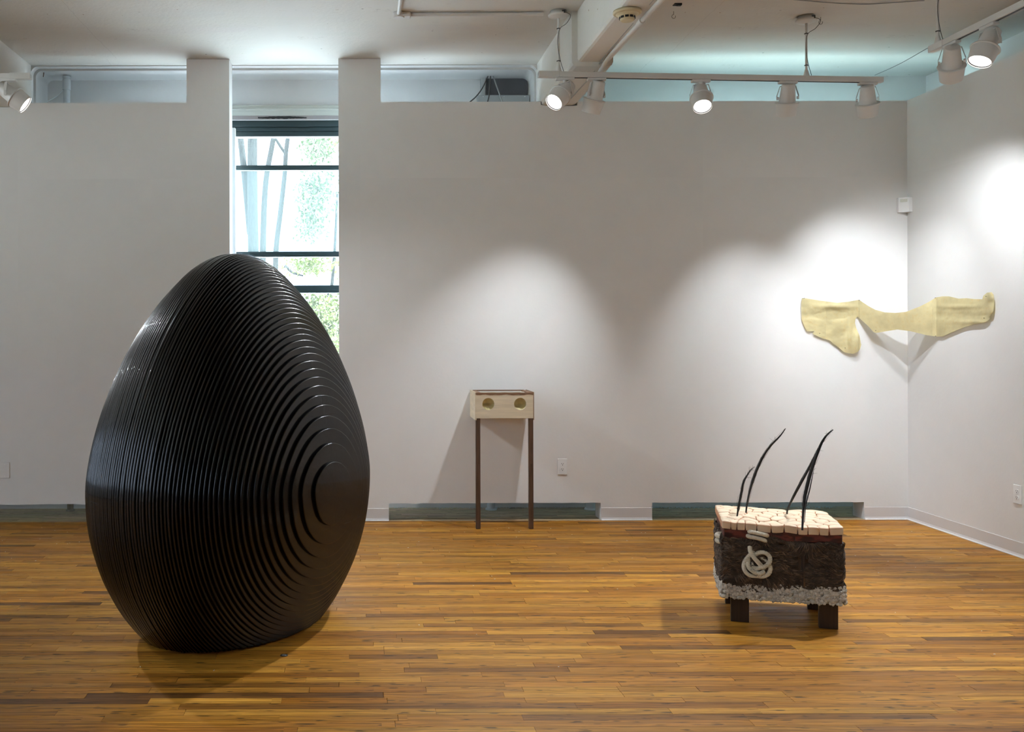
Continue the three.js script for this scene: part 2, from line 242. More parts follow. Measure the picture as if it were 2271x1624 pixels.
// ---------------------------------------------------------------- black layered egg
{
  const d0 = 4.5, C = V((526 - CX) * d0 / F, 0, D - d0), ang = 58 * Math.PI / 180, n = V(Math.sin(ang), 0, Math.cos(ang)), p = V(Math.cos(ang), 0, -Math.sin(ang)), b = 0.785, c = 0.55, y0 = 0.665;
  const tab = [[1.745, 0], [1.715, 0.036], [1.665, 0.094], [1.58, 0.190], [1.475, 0.317], [1.36, 0.458], [1.238, 0.597], [1.05, 0.785], [0.90, 0.905], [0.76, 0.982], [0.665, 1.0], [0.52, 0.970], [0.38, 0.885], [0.255, 0.765], [0.11, 0.575], [0, 0.40], [-0.1, 0.2], [-0.2, 0]];
  const rho2 = (h) => { if (h >= tab[0][0] || h <= -0.2) return 0; let i = 0; while (h < tab[i + 1][0]) i++; const [h1, a] = tab[i], [h2, e] = tab[i + 1], s = (j) => { const q = clamp(j, 1, tab.length - 2); return (tab[q + 1][1] - tab[q - 1][1]) / (tab[q + 1][0] - tab[q - 1][0]); }, m1 = s(i) * (h2 - h1), m2 = s(i + 1) * (h2 - h1), t = (h - h1) / (h2 - h1), t2 = t * t, t3 = t2 * t; return (2 * t3 - 3 * t2 + 1) * a + (t3 - 2 * t2 + t) * m1 + (-2 * t3 + 3 * t2) * e + (t3 - t2) * m2; };
  const eggBump = tex(512, 512, (u, v) => { const k = 0.25 * fbm(u * 32, v * 32, 3) + 0.75 * fbm(u * 8, v * 8, 2); return [k, k, k]; }, false, [2, 2]);
  M.egg = mat(0.0035, 0.0035, 0.004, { roughness: 0.24, bumpMap: eggBump, bumpScale: 0.0010, specularIntensity: 0.42, clearcoat: 0.28, clearcoatRoughness: 0.05 });
  const egg = thing('egg_sculpture', 'huge glossy black egg-shaped sculpture built of stacked layers, standing on floor', 'sculpture', [C.x, 0, C.z]);
  const L = 84, th = 2 * c / L, SEG = 220, r = rng(77);
  const outline = (s, jit, off) => {
    const pts = [], k = (s / c) ** 2;
    for (let i = 0; i < SEG; i++) {
      const f = i / SEG * Math.PI * 2, cf = Math.cos(f), sf = Math.sin(f); let lo = 0, hi = 1.4;
      for (let q = 0; q < 26; q++) { const m = (lo + hi) / 2; if ((m * cf / b) ** 2 + k < rho2(y0 + m * sf)) lo = m; else hi = m; }
      const rad = Math.max(0.01, lo + off + jit * (N64(cf * 3 + s * 90, sf * 3 + 9) - 0.5) + 0.0018 * (N64(6 * cf + s * 300, 6 * sf + s * 170 + 40) - 0.5));
      pts.push([rad * cf, Math.max(y0 + rad * sf, 0.003), rad]);
    }
    return pts;
  };
  for (let i = 0; i < L; i++) {
    const s0 = -c + i * th, s1 = s0 + th, sm = (s0 + s1) / 2, o = outline(sm + (sm > 0 ? -0.2 : 0.2) * th, 0.0022, (r() - 0.5) * 0.0016);
    const prof = [[0.0026, 0.0003], [0.0008, 0.0011], [0, 0.0028], [0, th - 0.0028], [0.0008, th - 0.0011], [0.0026, th - 0.0003]], pos = [], uv = [];
    const at = (j, q) => { const [t, h, rad] = o[j % SEG], k = 1 - prof[q][0] / Math.max(rad, 0.02), tt = t * k, hh = Math.max(0.003, y0 + (h - y0) * k), s = s0 + prof[q][1]; return [C.x + p.x * tt + n.x * s, hh, C.z + p.z * tt + n.z * s]; };
    const tilt = [-66, -45, -8, 8, 45, 66].map((a) => a * Math.PI / 180), nor = [];
    const nrm = (j, q) => { const A = o[(j + SEG - 1) % SEG], B = o[(j + 1) % SEG]; let dt = B[1] - A[1], dh = -(B[0] - A[0]); const l = Math.hypot(dt, dh) || 1; dt /= l; dh /= l; const ct = Math.cos(tilt[q]), st = Math.sin(tilt[q]); return [p.x * dt * ct + n.x * st, dh * ct, p.z * dt * ct + n.z * st]; };
    const push = (...v) => v.forEach(([q, u, w, m]) => { pos.push(...q); uv.push(u, w); nor.push(...m); });
    for (let j = 0; j < SEG; j++) {
      for (let q = 0; q < 5; q++) { const vt = (a, k) => [at(a, k), a / SEG * 4, s0 + prof[k][1], nrm(a % SEG, k)], A = vt(j, q), B = vt(j + 1, q), Cc = vt(j + 1, q + 1), Dd = vt(j, q + 1); push(A, B, Cc, A, Cc, Dd); }
      for (const [q, flip] of [[0, true], [5, false]]) { const s = s0 + prof[q][1], mid = [C.x + n.x * s, y0, C.z + n.z * s], A = at(j, q), B = at(j + 1, q), f = flip ? -1 : 1, w = (v) => [v, (v[0] - C.x) * p.x + (v[2] - C.z) * p.z, v[1], [n.x * f, 0, n.z * f]]; flip ? push(w(mid), w(B), w(A)) : push(w(mid), w(A), w(B)); }
    }
    const g = new THREE.BufferGeometry(); g.setAttribute('position', new THREE.Float32BufferAttribute(pos, 3)); g.setAttribute('normal', new THREE.Float32BufferAttribute(nor, 3)); g.setAttribute('uv', new THREE.Float32BufferAttribute(uv, 2));
    part(egg, 'layer', g, M.egg);
  }
}

// ---------------------------------------------------------------- plywood box on two legs, against the wall
const plyTex = tex(512, 512, (u, v) => { const k = 0.86 + 0.10 * fbm(u * 4, v * 24, 4) + 0.06 * (fbm(u * 8, v * 128, 2) - 0.5); return [k, k * 0.985, k * (0.95 + 0.03 * fbm(u * 6, v * 6, 2))]; }, true, [1.6, 1.6]);
const darkGrain = tex(512, 512, (u, v) => { const k = 0.55 + 0.45 * fbm(u * 64, v * 4, 4); return [k, k, k]; }, true, [2.2, 2.2]);
{
  const x0 = 0.795, x1 = 1.207, y0 = 0.772, y1 = 0.955, zf = 0.31, t = 0.011;
  const ply = mat(0.78, 0.68, 0.51, { roughness: 0.6, map: plyTex }), plyEdge = mat(0.30, 0.19, 0.11, { roughness: 0.7 }), walnut = mat(0.16, 0.088, 0.054, { roughness: 0.5, map: darkGrain }), leather = mat(0.20, 0.105, 0.055, { roughness: 0.6, bumpMap: paintBump, bumpScale: 0.002 });
  const o = thing('box_table', 'pale plywood box with two round holes on two dark legs against wall', 'sculpture', [1.0, 0, 0.155]);
  part(o, 'side_panel', merge([rbox(x0, x0 + 0.004, y0 - 0.012, y1, 0.004, zf, 0.001), box(x0 + 0.004, x0 + t, y0 - 0.012, y1 - 0.002, 0.004, zf - 0.0005)]), ply);
  part(o, 'side_panel', rbox(x1 - 0.005, x1, y0 - 0.012, y1, 0.004, zf, 0.001), plyEdge);
  const fs = shapeOf([[x0 + 0.005, y0], [x1 - 0.006, y0], [x1 - 0.006, y1 - 0.012], [x0 + 0.005, y1 - 0.012]]), holes = [[1083.2, 896.6], [1153.7, 896.3]].map(([a, q]) => P(a, q, D - zf)), R = 0.0418;
  for (const h of holes) { const k = new THREE.Path(); k.absarc(h.x, h.y, R, 0, Math.PI * 2, true); fs.holes.push(k); }
  part(o, 'front_panel', extrude(fs, zf - t, zf - 0.001, { curveSegments: 48, bevelEnabled: true, bevelSize: 0.001, bevelThickness: 0.001, bevelSegments: 1, bevelOffset: -0.001 }), ply);
  part(o, 'bottom_panel', box(x0 + t, x1 - t, y0, y0 + 0.009, 0.005, zf - t), ply);
  part(o, 'back_panel', box(x0 + t, x1 - t, y0, y1 - 0.03, 0.005, 0.014), ply);
  for (const [l, e] of [[0.8005, 0.832], [1.170, 1.2015]]) part(o, 'leg', rbox(l, e, 0.001, y0, zf - 0.034, zf - 0.002, 0.002), walnut);
  // leather liner: wavy rim rolled over the top edges
  const rimPts = [], under = []; const q = rng(8);
  for (let i = 0; i <= 40; i++) { const x = lerp(x0 + 0.005, x1 - 0.006, i / 40); rimPts.push([x, y1 - 0.004 + 0.0012 * Math.sin(i * 0.7)]); under.push([x, y1 - 0.0175 - 0.0035 * Math.sin(i * 0.62 + 1) * Math.sin(i * 0.21) - 0.002 * q()]); }
  part(o, 'leather_liner', [extrude(shapeOf([...rimPts, ...under.reverse()]), zf - 0.006, zf + 0.0015), box(x0 + t, x0 + 0.045, y1 - 0.012, y1 - 0.004, 0.012, zf - 0.006), box(x1 - 0.04, x1 - 0.006, y1 - 0.012, y1 - 0.003, 0.012, zf - 0.006), box(x0 + t, x1 - 0.006, y1 - 0.012, y1 - 0.005, zf - 0.04, zf - 0.005), box(x0 + 0.02, x1 - 0.02, y1 - 0.008, y1 - 0.001, 0.006, 0.02)], leather);
  part(o, 'pale_lid', box(x0 + 0.03, x1 - 0.03, y1 - 0.016, y1 - 0.009, 0.09, zf - 0.15), mat(0.50, 0.46, 0.38, { roughness: 0.6 }));
  const pouch = mat(0.62, 0.54, 0.27, { roughness: 0.45 });
  holes.forEach((h, k) => { const g = new THREE.CircleGeometry(0.049, 48, 0, Math.PI * 2), pos = []; const rings = 14, seg = 40, idx = []; for (let i = 0; i <= rings; i++) for (let j = 0; j <= seg; j++) { const rr = i / rings * 0.05, a = j / seg * Math.PI * 2, x = rr * Math.cos(a), y = rr * Math.sin(a), fold = Math.exp(-(((y + 0.004 + (k ? 0.006 : 0)) / (k ? 0.016 : 0.007)) ** 2)), dz = -0.014 - 0.018 * (1 - (rr / 0.05) ** 2) * fold - 0.012 * (1 - (rr / 0.05) ** 2) + 0.002 * Math.sin(x * 160 + y * 90); pos.push(h.x + x, h.y + y, zf + dz); } for (let i = 0; i < rings; i++) for (let j = 0; j < seg; j++) { const a = i * (seg + 1) + j, e = a + seg + 1; idx.push(a, e, a + 1, a + 1, e, e + 1); } void g; const gg = new THREE.BufferGeometry(); gg.setAttribute('position', new THREE.Float32BufferAttribute(pos, 3)); gg.setIndex(idx); gg.computeVertexNormals(); part(o, 'pouch', gg, pouch, 'folded ochre latex pouch behind the hole'); });
}

// ---------------------------------------------------------------- skin block
{
  const ang = 16.5 * Math.PI / 180, FR = V(2.19, 0, D - 4.305), ex = V(Math.cos(ang), 0, Math.sin(ang)), ez = V(Math.sin(ang), 0, -Math.cos(ang)), w = 0.51, d = 0.43;
  const FL = FR.clone().addScaledVector(ex, -w), at = (u, h, v) => V(FL.x + ex.x * u + ez.x * v, h, FL.z + ex.z * u + ez.z * v);   // u along the front, v backwards
  const basis = new THREE.Matrix4().makeBasis(ex, V(0, 1, 0), ez.clone().negate()).setPosition(FL.x, 0, FL.z);   // local x = u, y = h, z = -v
  const local = (g) => g.applyMatrix4(basis), lbox = (u0, u1, h0, h1, v0, v1, r = 0.003) => local(new RoundedBoxGeometry(u1 - u0, h1 - h0, v1 - v0, 2, r).translate((u0 + u1) / 2, (h0 + h1) / 2, -(v0 + v1) / 2));
  const onFront = (px, py, off = 0) => { const dir = P(px, py, 1).sub(camera.position), o = camera.position, nrm = ez.clone().negate(), t = FL.clone().addScaledVector(nrm, off).sub(o).dot(nrm) / dir.dot(nrm); return o.clone().addScaledVector(dir, t); };
  const c = at(w / 2, 0, d / 2), o = thing('skin_block', 'block of furry brown layers with cobbled cream top and black bristles', 'sculpture', [c.x, 0, c.z]);
  const walnut = mat(0.045, 0.024, 0.016, { roughness: 0.45, map: darkGrain });
  for (const [u0, v0] of [[0.035, 0.03], [0.035, 0.34], [w - 0.095, 0.03], [w - 0.095, 0.34]]) part(o, 'leg', metric(lbox(u0, u0 + 0.08, 0.001, 0.15, v0, v0 + 0.03, 0.002)), walnut);
  part(o, 'stand_top', lbox(0.03, w - 0.03, 0.122, 0.14, 0.025, d - 0.025), walnut);
  part(o, 'core', lbox(0.008, w - 0.008, 0.14, 0.43, 0.008, d - 0.008, 0.01), mat(0.115, 0.075, 0.048, { roughness: 0.9 }));
  // maroon flesh band
  const fleshTex = tex(256, 256, (u, v) => { const a = fbm(u * 8, v * 24, 4), k = smooth(0.35, 0.7, a); return [0.30 + 0.28 * k, 0.17 + 0.12 * k, 0.15 + 0.09 * k]; }, true, [3, 3]);
  const flesh = new THREE.MeshPhysicalMaterial({ map: fleshTex, roughness: 0.55, bumpMap: paintBump, bumpScale: 0.006, color: lin(0.50, 0.40, 0.40) });
  part(o, 'flesh_band', metric(lbox(0.001, w - 0.001, 0.395, 0.452, 0.001, d - 0.001, 0.008)), flesh);
  const slotP = onFront(1778, 1222), slotU = slotP.clone().sub(FL).dot(ex) + 0.006, slotTop = slotP.y + 0.002, slotLow = onFront(1785, 1302).y - 0.002;
  const rr = rng(31), q4 = new THREE.Quaternion(), m4 = new THREE.Matrix4();
  // fur: matted locks on the four sides
  const lock = taper([V(0, 0, 0), V(0.007, 0.004, 0.0035), V(0.015, 0.001, 0.006), V(0.026, -0.003, 0.003)], (t) => 0.0012 * Math.pow(Math.sin(Math.PI * (0.18 + 0.80 * t)), 0.8) + 0.0001, 5, 4);
  const sides = [[at(0, 0, 0), ex, ez.clone().negate(), w, 30000], [at(0, 0, d), ez.clone().negate(), ex.clone().negate(), d, 16000], [at(w, 0, 0), ez, ex, d, 10000], [at(w, 0, d), ex.clone().negate(), ez, w, 8000]];
  const total = sides.reduce((a, s) => a + s[4], 0), fur = new THREE.InstancedMesh(lock, mat(1, 1, 1, { roughness: 0.65, sheen: 0.4, sheenRoughness: 0.5, sheenColor: lin(0.3, 0.22, 0.15) }), total), base = worldPos(o); let k = 0;
  for (const [o0, dir, nrm, len, count] of sides) for (let i = 0; i < count; i++) {
    const u = rr() * len, hTop = 0.412 - 0.022 * fbm(u * 26, 3, 2), hLow = 0.168 + 0.03 * (u / len) - 0.0, h = lerp(hLow, hTop, rr()), flow = (fbm(u * 14 + 3, h * 24, 3) - 0.5) * 5.0, sgn = fbm(u * 5 + 11, h * 9, 2) > 0.47 ? 1 : -1;
    const su0 = 0.352 - 0.0, hide = count === 30000 && Math.abs(u - slotU) < 0.020 && h < slotTop && h > slotLow; if (hide) { fur.setMatrixAt(k, m4.makeScale(0, 0, 0).setPosition(0, 0.2, 0)); fur.setColorAt(k++, lin(0.1, 0.07, 0.05)); continue; } void su0;
    let hx = sgn * Math.cos(flow); if ((u > len - 0.035 && hx > 0) || (u < 0.035 && hx < 0)) hx = -hx;
    const ax = dir.clone().multiplyScalar(hx).add(V(0, Math.sin(flow) * 0.8 - 0.15, 0)).normalize(), ay = nrm.clone().cross(ax).normalize(), az = ax.clone().cross(ay).normalize(); if (az.dot(nrm) < 0) az.negate(); ay.crossVectors(az, ax);
    const s = 0.8 + 1.0 * rr(), pt = o0.clone().addScaledVector(dir, u).addScaledVector(nrm, -0.010 + 0.013 * fbm(u * 40, h * 70, 2) + 0.003 * rr()); pt.y = h; pt.sub(base);
    m4.makeBasis(ax.multiplyScalar(s), ay.multiplyScalar(s), az.multiplyScalar(s * 1.2)).setPosition(pt); fur.setMatrixAt(k, m4);
    const b = 0.25 + 2.6 * Math.pow(fbm(u * 34 + 5, h * 70, 3), 2.2) * rr() + (rr() < 0.10 ? 1.4 * rr() : 0); fur.setColorAt(k++, lin(0.115 * b, 0.075 * b, 0.048 * b));
  }
  fur.name = 'fur'; fur.userData = { kind: 'stuff', label: 'matted dark brown fur covering the sides' }; fur.castShadow = fur.receiveShadow = true; o.add(fur);
  // fleece skirt
  let tuft = new THREE.IcosahedronGeometry(1, 3); { const p = tuft.attributes.position, v = V(0, 0, 0); for (let i = 0; i < p.count; i++) { v.fromBufferAttribute(p, i); v.multiplyScalar(0.62 + 0.7 * fbm(v.x * 3.1 + v.z * 2.3 + 9, v.y * 3.3 - v.z * 1.7 + 17, 2)); p.setXYZ(i, v.x, v.y, v.z); } } tuft = mergeVertices(tuft.deleteAttribute('normal').deleteAttribute('uv'), 1e-4); tuft.computeVertexNormals();
  const nf = 4200, fleece = new THREE.InstancedMesh(tuft, mat(1, 1, 1, { roughness: 0.95 }), nf);
  for (let i = 0; i < nf; i++) {
    const per = rr() * (2 * w + 2 * d), s = 0.0045 + 0.0055 * rr() * rr(); let u, v;
    if (per < w) { u = per; v = -0.002; } else if (per < w + d) { u = -0.002; v = per - w; } else if (per < 2 * w + d) { u = per - w - d; v = d + 0.002; } else { u = w + 0.006; v = per - 2 * w - d; }
    const top = 0.186 + 0.018 * (u / w) - (u < 0.02 ? -0.02 * (v / d) : 0), h = 0.122 + (top - 0.122) * Math.pow(rr(), 0.9), out = 0.006 * (1 - (h - 0.122) / 0.08);
    const pt = at(u + (u < 0 ? -out : u > w ? out : 0) + (rr() - 0.5) * 0.006, h, v + (v < 0 ? -out : 0) + (rr() - 0.5) * 0.006).sub(base);
    q4.setFromEuler(new THREE.Euler(rr() * 6, rr() * 6, rr() * 6)); m4.compose(pt, q4, V(s * (1 + 0.5 * rr()), s * (0.7 + 0.5 * rr()), s)); fleece.setMatrixAt(i, m4); const b = 0.75 + 0.3 * rr(); fleece.setColorAt(i, lin(0.60 * b, 0.56 * b, 0.49 * b));
  }
  fleece.name = 'fleece'; fleece.userData = { kind: 'stuff', label: 'curly off-white fleece skirt' }; fleece.castShadow = fleece.receiveShadow = true; o.add(fleece);
  part(o, 'fleece_backing', lbox(0.002, w - 0.002, 0.122, 0.19, 0.002, d - 0.002, 0.004), mat(0.34, 0.31, 0.27, { roughness: 0.95 }));
  // cobbled top: voronoi cells, each a pillow of its own
  part(o, 'seam_bed', lbox(0.006, w - 0.006, 0.43, 0.452, 0.006, d - 0.006, 0.006), mat(0.62, 0.27, 0.17, { roughness: 0.7 }));
  const seeds = []; for (let u = 0.014; u < w; u += 0.030 + 0.040 * rr()) seeds.push([u, 0.008 + 0.016 * rr()]); for (let tries = 0; seeds.length < 66 && tries < 9000; tries++) { const a = [rr() * (w + 0.02) - 0.01, rr() * (d + 0.02) - 0.01]; if (seeds.every((q) => Math.hypot((q[0] - a[0]) / 1.25, q[1] - a[1]) > 0.0445 - tries * 0.0000018)) seeds.push(a); }
  const clip = (poly, ax, ay, c0) => { const out = []; for (let i = 0; i < poly.length; i++) { const a = poly[i], b = poly[(i + 1) % poly.length], da = ax * a[0] + ay * a[1] - c0, db = ax * b[0] + ay * b[1] - c0; if (da <= 0) out.push(a); if ((da < 0 && db > 0) || (da > 0 && db < 0)) { const t = da / (da - db); out.push([lerp(a[0], b[0], t), lerp(a[1], b[1], t)]); } } return out; };
  const cellMat = new THREE.MeshPhysicalMaterial({ vertexColors: true, roughness: 0.55, bumpMap: paintBump, bumpScale: 0.001, color: 0xffffff });
  const bumpH = (u, v) => 0.018 * (fbm(u * 9 + 2, v * 7 + 5, 2) - 0.5) - 0.010 * Math.exp(-(((u - 0.24) / 0.09) ** 2 + ((v - 0.10) / 0.05) ** 2));
  seeds.forEach((s, i) => {
    let poly = [[-0.006, -0.006], [w + 0.004, -0.006], [w + 0.004, d + 0.004], [-0.006, d + 0.004]];
    poly = clip(poly, 1, 0.35, w - 0.01 + 0.35 * d); // trimmed back corner
    seeds.forEach((q, j) => { if (j !== i && poly.length) { const ax = q[0] - s[0], ay = q[1] - s[1]; poly = clip(poly, ax, ay, ax * (s[0] + q[0]) / 2 + ay * (s[1] + q[1]) / 2); } });
    if (poly.length < 3) return;
    const cx = poly.reduce((a, q) => a + q[0], 0) / poly.length, cy = poly.reduce((a, q) => a + q[1], 0) / poly.length;
    for (let k2 = 0; k2 < 2; k2++) { const o2 = []; poly.forEach((a, j) => { const b = poly[(j + 1) % poly.length]; const cc = k2 ? 0.25 : 0.13; o2.push([lerp(a[0], b[0], cc), lerp(a[1], b[1], cc)], [lerp(a[0], b[0], 1 - cc), lerp(a[1], b[1], 1 - cc)]); }); poly = o2; }
    const rings = [[0.93, 0.440], [0.985, 0.443], [1.005, 0.452], [1.0, 0.464], [0.975, 0.4705], [0.925, 0.4745], [0.5, 0.4765], [0, 0.477]], pos = [], col = [], idx = [], nP = poly.length, tone = 0.93 + 0.1 * rr(), dh = (rr() - 0.5) * 0.003;
    rings.forEach(([f, h], ri) => { for (let j = 0; j < nP; j++) { const u = lerp(cx, poly[j][0], f * 0.982), v = lerp(cy, poly[j][1], f * 0.982), q = at(u, h + dh + bumpH(u, v), v); pos.push(q.x, q.y, q.z); const e = ri <= 3 ? 0.9 : ri === 4 ? 0.62 : ri === 5 ? 0.2 : 0, edge = (poly[j][1] < 0 ? 0 : 1); const m = ri < 4 && !edge ? 0.12 : e; col.push(lerp(0.74, 0.68, m) * tone, lerp(0.59, 0.34, m) * tone, lerp(0.41, 0.19, m) * tone); } });
    for (let ri = 0; ri < rings.length - 1; ri++) for (let j = 0; j < nP; j++) { const a = ri * nP + j, b = ri * nP + (j + 1) % nP; idx.push(a, a + nP, b, b, a + nP, b + nP); }
    const g = new THREE.BufferGeometry(); g.setAttribute('position', new THREE.Float32BufferAttribute(pos, 3)); g.setAttribute('color', new THREE.Float32BufferAttribute(col, 3)); g.setAttribute('uv', new THREE.Float32BufferAttribute(pos.filter((_, j) => j % 3 !== 1), 2)); g.setIndex(idx); g.computeVertexNormals(); part(o, 'skin_cell', g, cellMat);
  });
  // corrugated tubing
  const tubeMat = mat(0.70, 0.66, 0.55, { roughness: 0.45 });
  const coil = (pts, r0 = 0.0098) => { const cv = new THREE.CatmullRomCurve3(pts), len = cv.getLength(), ribs = Math.round(len / 0.0042); return taper(pts, (t) => r0 * (0.86 + 0.20 * Math.pow(0.5 + 0.5 * Math.cos(t * ribs * Math.PI * 2), 0.6)) * Math.sqrt(clamp(Math.min(t, 1 - t) * len / r0 * 2 + 0.02, 0, 1)), Math.min(1100, ribs * 6), 14, true); };
  const K = (list) => list.map(([x, y, k2]) => onFront(1590 + x / 13.533, 1190 + y / 13.533, 0.004 + 0.0125 * k2));
  part(o, 'coiled_tube', [
    coil(K([[985, 285, 0.6], [1000, 440, 1.6], [1090, 610, 1.9], [1210, 750, 1.7], [1330, 880, 0.8], [1440, 990, 0.1]])),
    coil(K([[1130, 370, -0.2], [1060, 480, 0.3], [930, 620, 0.7], [835, 760, 0.8], [805, 900, 0.8], [860, 1060, 0.8], [1000, 1170, 0.6], [1180, 1190, 0.6], [1370, 1205, 0.9], [1530, 1140, 1], [1600, 1010, 0.9], [1590, 900, 0.3], [1480, 740, -0.1], [1330, 640, -0.1], [1180, 560, -0.2]])),
    coil(K([[1150, 560, 0], [1210, 510, 0.7], [1320, 480, 1], [1450, 500, 1.1], [1570, 600, 1.2], [1590, 740, 1.3], [1490, 870, 1.6], [1340, 935, 1.5], [1160, 960, 1], [1060, 890, 0.4], [1050, 740, 0.1]])),
    coil(K([[960, 640, 0], [930, 780, 1], [950, 920, 1.5], [1040, 1020, 1.6], [1170, 1090, 1.7], [1320, 1110, 1.6], [1430, 1040, 0.7]]))], tubeMat, 'knotted cream corrugated tube');
  part(o, 'tube_stitch', [coil([onFront(1661, 1178.5, -0.01), onFront(1665, 1180, 0.008), onFront(1682, 1183.5, 0.013), onFront(1698, 1187, 0.008), onFront(1702, 1189, -0.01)]), coil([onFront(1657, 1187.5, -0.01), onFront(1662, 1190.5, 0.008), onFront(1680, 1194, 0.013), onFront(1696, 1199, 0.008), onFront(1699, 1202, -0.01)])], tubeMat, 'two short loops of cream corrugated tube');
  const side = (h0, v0) => [at(0.02, h0 - 0.004, v0), at(-0.012, h0, v0 + 0.006), at(-0.022, h0, v0 + 0.035), at(-0.012, h0, v0 + 0.066), at(0.02, h0, v0 + 0.072)];
  part(o, 'tube_stitch', [coil(side(0.395, 0.04), 0.0105), coil(side(0.372, 0.035), 0.0105)], tubeMat);
  // slot in the fur
  const s0 = onFront(1778, 1222), s1 = onFront(1785, 1302), su = (q) => q.clone().sub(FL).dot(ex);
  part(o, 'slot', [lbox(su(s0), su(s0) + 0.012, s1.y, s0.y, -0.013, 0.02, 0.002)], mat(0.022, 0.013, 0.009, { roughness: 0.7 }), 'dark upright slot'); part(o, 'slot_lining', [lbox(su(s0) + 0.005, su(s0) + 0.013, s1.y, s1.y + 0.075, -0.014, 0.018, 0.002)], mat(0.12, 0.06, 0.025, { roughness: 0.6 }));
  // bristles: bundles of black fibre
  const hair = (pts, depth, lean, width, fibres, sd) => {
    const root = pts[0], h0 = depth, line = pts.map(([x, y], i) => P(x, y, h0 - lean * i / (pts.length - 1))), cv = new THREE.CatmullRomCurve3(line), q = rng(sd), gs = [taper(line, (t) => width * lerp(0.62, 1, smooth(0, 0.45, t)) * Math.pow(1 - smooth(0.5, 1.02, t) * 0.97, 0.8), 50, 9)]; void root;
    for (let i = 0; i < fibres; i++) { const t0 = 0.1 + 0.75 * q(), t1 = Math.min(1, t0 + 0.12 + 0.3 * q()), dir = V(q() - 0.5, q() - 0.4, q() - 0.5).normalize(), spread = width * (0.7 + 0.6 * q()) + (q() < 0.12 ? 0.012 : 0.002) * q(), l = []; for (let s = 0; s <= 4; s++) l.push(cv.getPointAt(lerp(t0, t1, s / 4)).addScaledVector(dir, lerp(1, 0.3, lerp(t0, t1, s / 4) ** 3) * width * 0.5 + lerp(1, 0.3, lerp(t0, t1, s / 4) ** 3) * (spread - width * 0.4) * Math.sin(s / 4 * (q() < 0.5 ? 1.6 : 3)))); gs.push(taper(l, (t) => 0.0007 * (1 - t * 0.7), 7, 4)); }
    for (let i = 0; i < fibres / 7; i++) { const t0 = 0.75 + 0.24 * q(), a = cv.getPointAt(t0), dir = V(q() - 0.35, q() - 0.2, q() - 0.5).normalize(), L = 0.012 + 0.02 * q(); gs.push(taper([a, a.clone().addScaledVector(dir, L * 0.5).add(V(0, 0.002, 0)), a.clone().addScaledVector(dir, L).add(V(0.003 * q(), 0.006 * (q() - 0.3), 0))], (t) => 0.0006 * (1 - t * 0.6), 5, 4)); }
    part(o, 'bristle', gs, M.bristle);
  };
  M.bristle = mat(0.012, 0.011, 0.011, { roughness: 0.5 });
  const Z = (x, y) => [1620 + x / 6.768, 940 + y / 6.768], top = 0.47;
  hair([Z(92, 1440), Z(120, 1260), Z(160, 1060), Z(195, 880), Z(245, 780), Z(300, 700), Z(362, 648)], depthAt(...Z(92, 1425), top), 0.02, 0.0058, 90, 1);
  hair([Z(228, 1370), Z(255, 1170), Z(320, 900), Z(400, 680), Z(510, 460), Z(620, 310), Z(740, 190), Z(825, 75)], depthAt(...Z(228, 1350), top), 0.05, 0.0064, 70, 2);
  hair([Z(848, 1390), Z(855, 1300), Z(900, 1190), Z(1000, 990), Z(1110, 790), Z(1210, 600), Z(1290, 430), Z(1300, 400)], depthAt(...Z(848, 1372), top), 0.10, 0.0064, 90, 3);
  hair([Z(1078, 1600), Z(1092, 1320), Z(1115, 1100), Z(1170, 860), Z(1240, 620), Z(1310, 430), Z(1390, 250), Z(1470, 150), Z(1540, 92)], depthAt(...Z(1078, 1588), top), -0.06, 0.0074, 130, 4);
  hair([Z(1110, 1480), Z(1135, 1200), Z(1185, 1010), Z(1225, 830), Z(1262, 640)], depthAt(...Z(1078, 1588), top) - 0.01, -0.04, 0.0024, 30, 5);
}

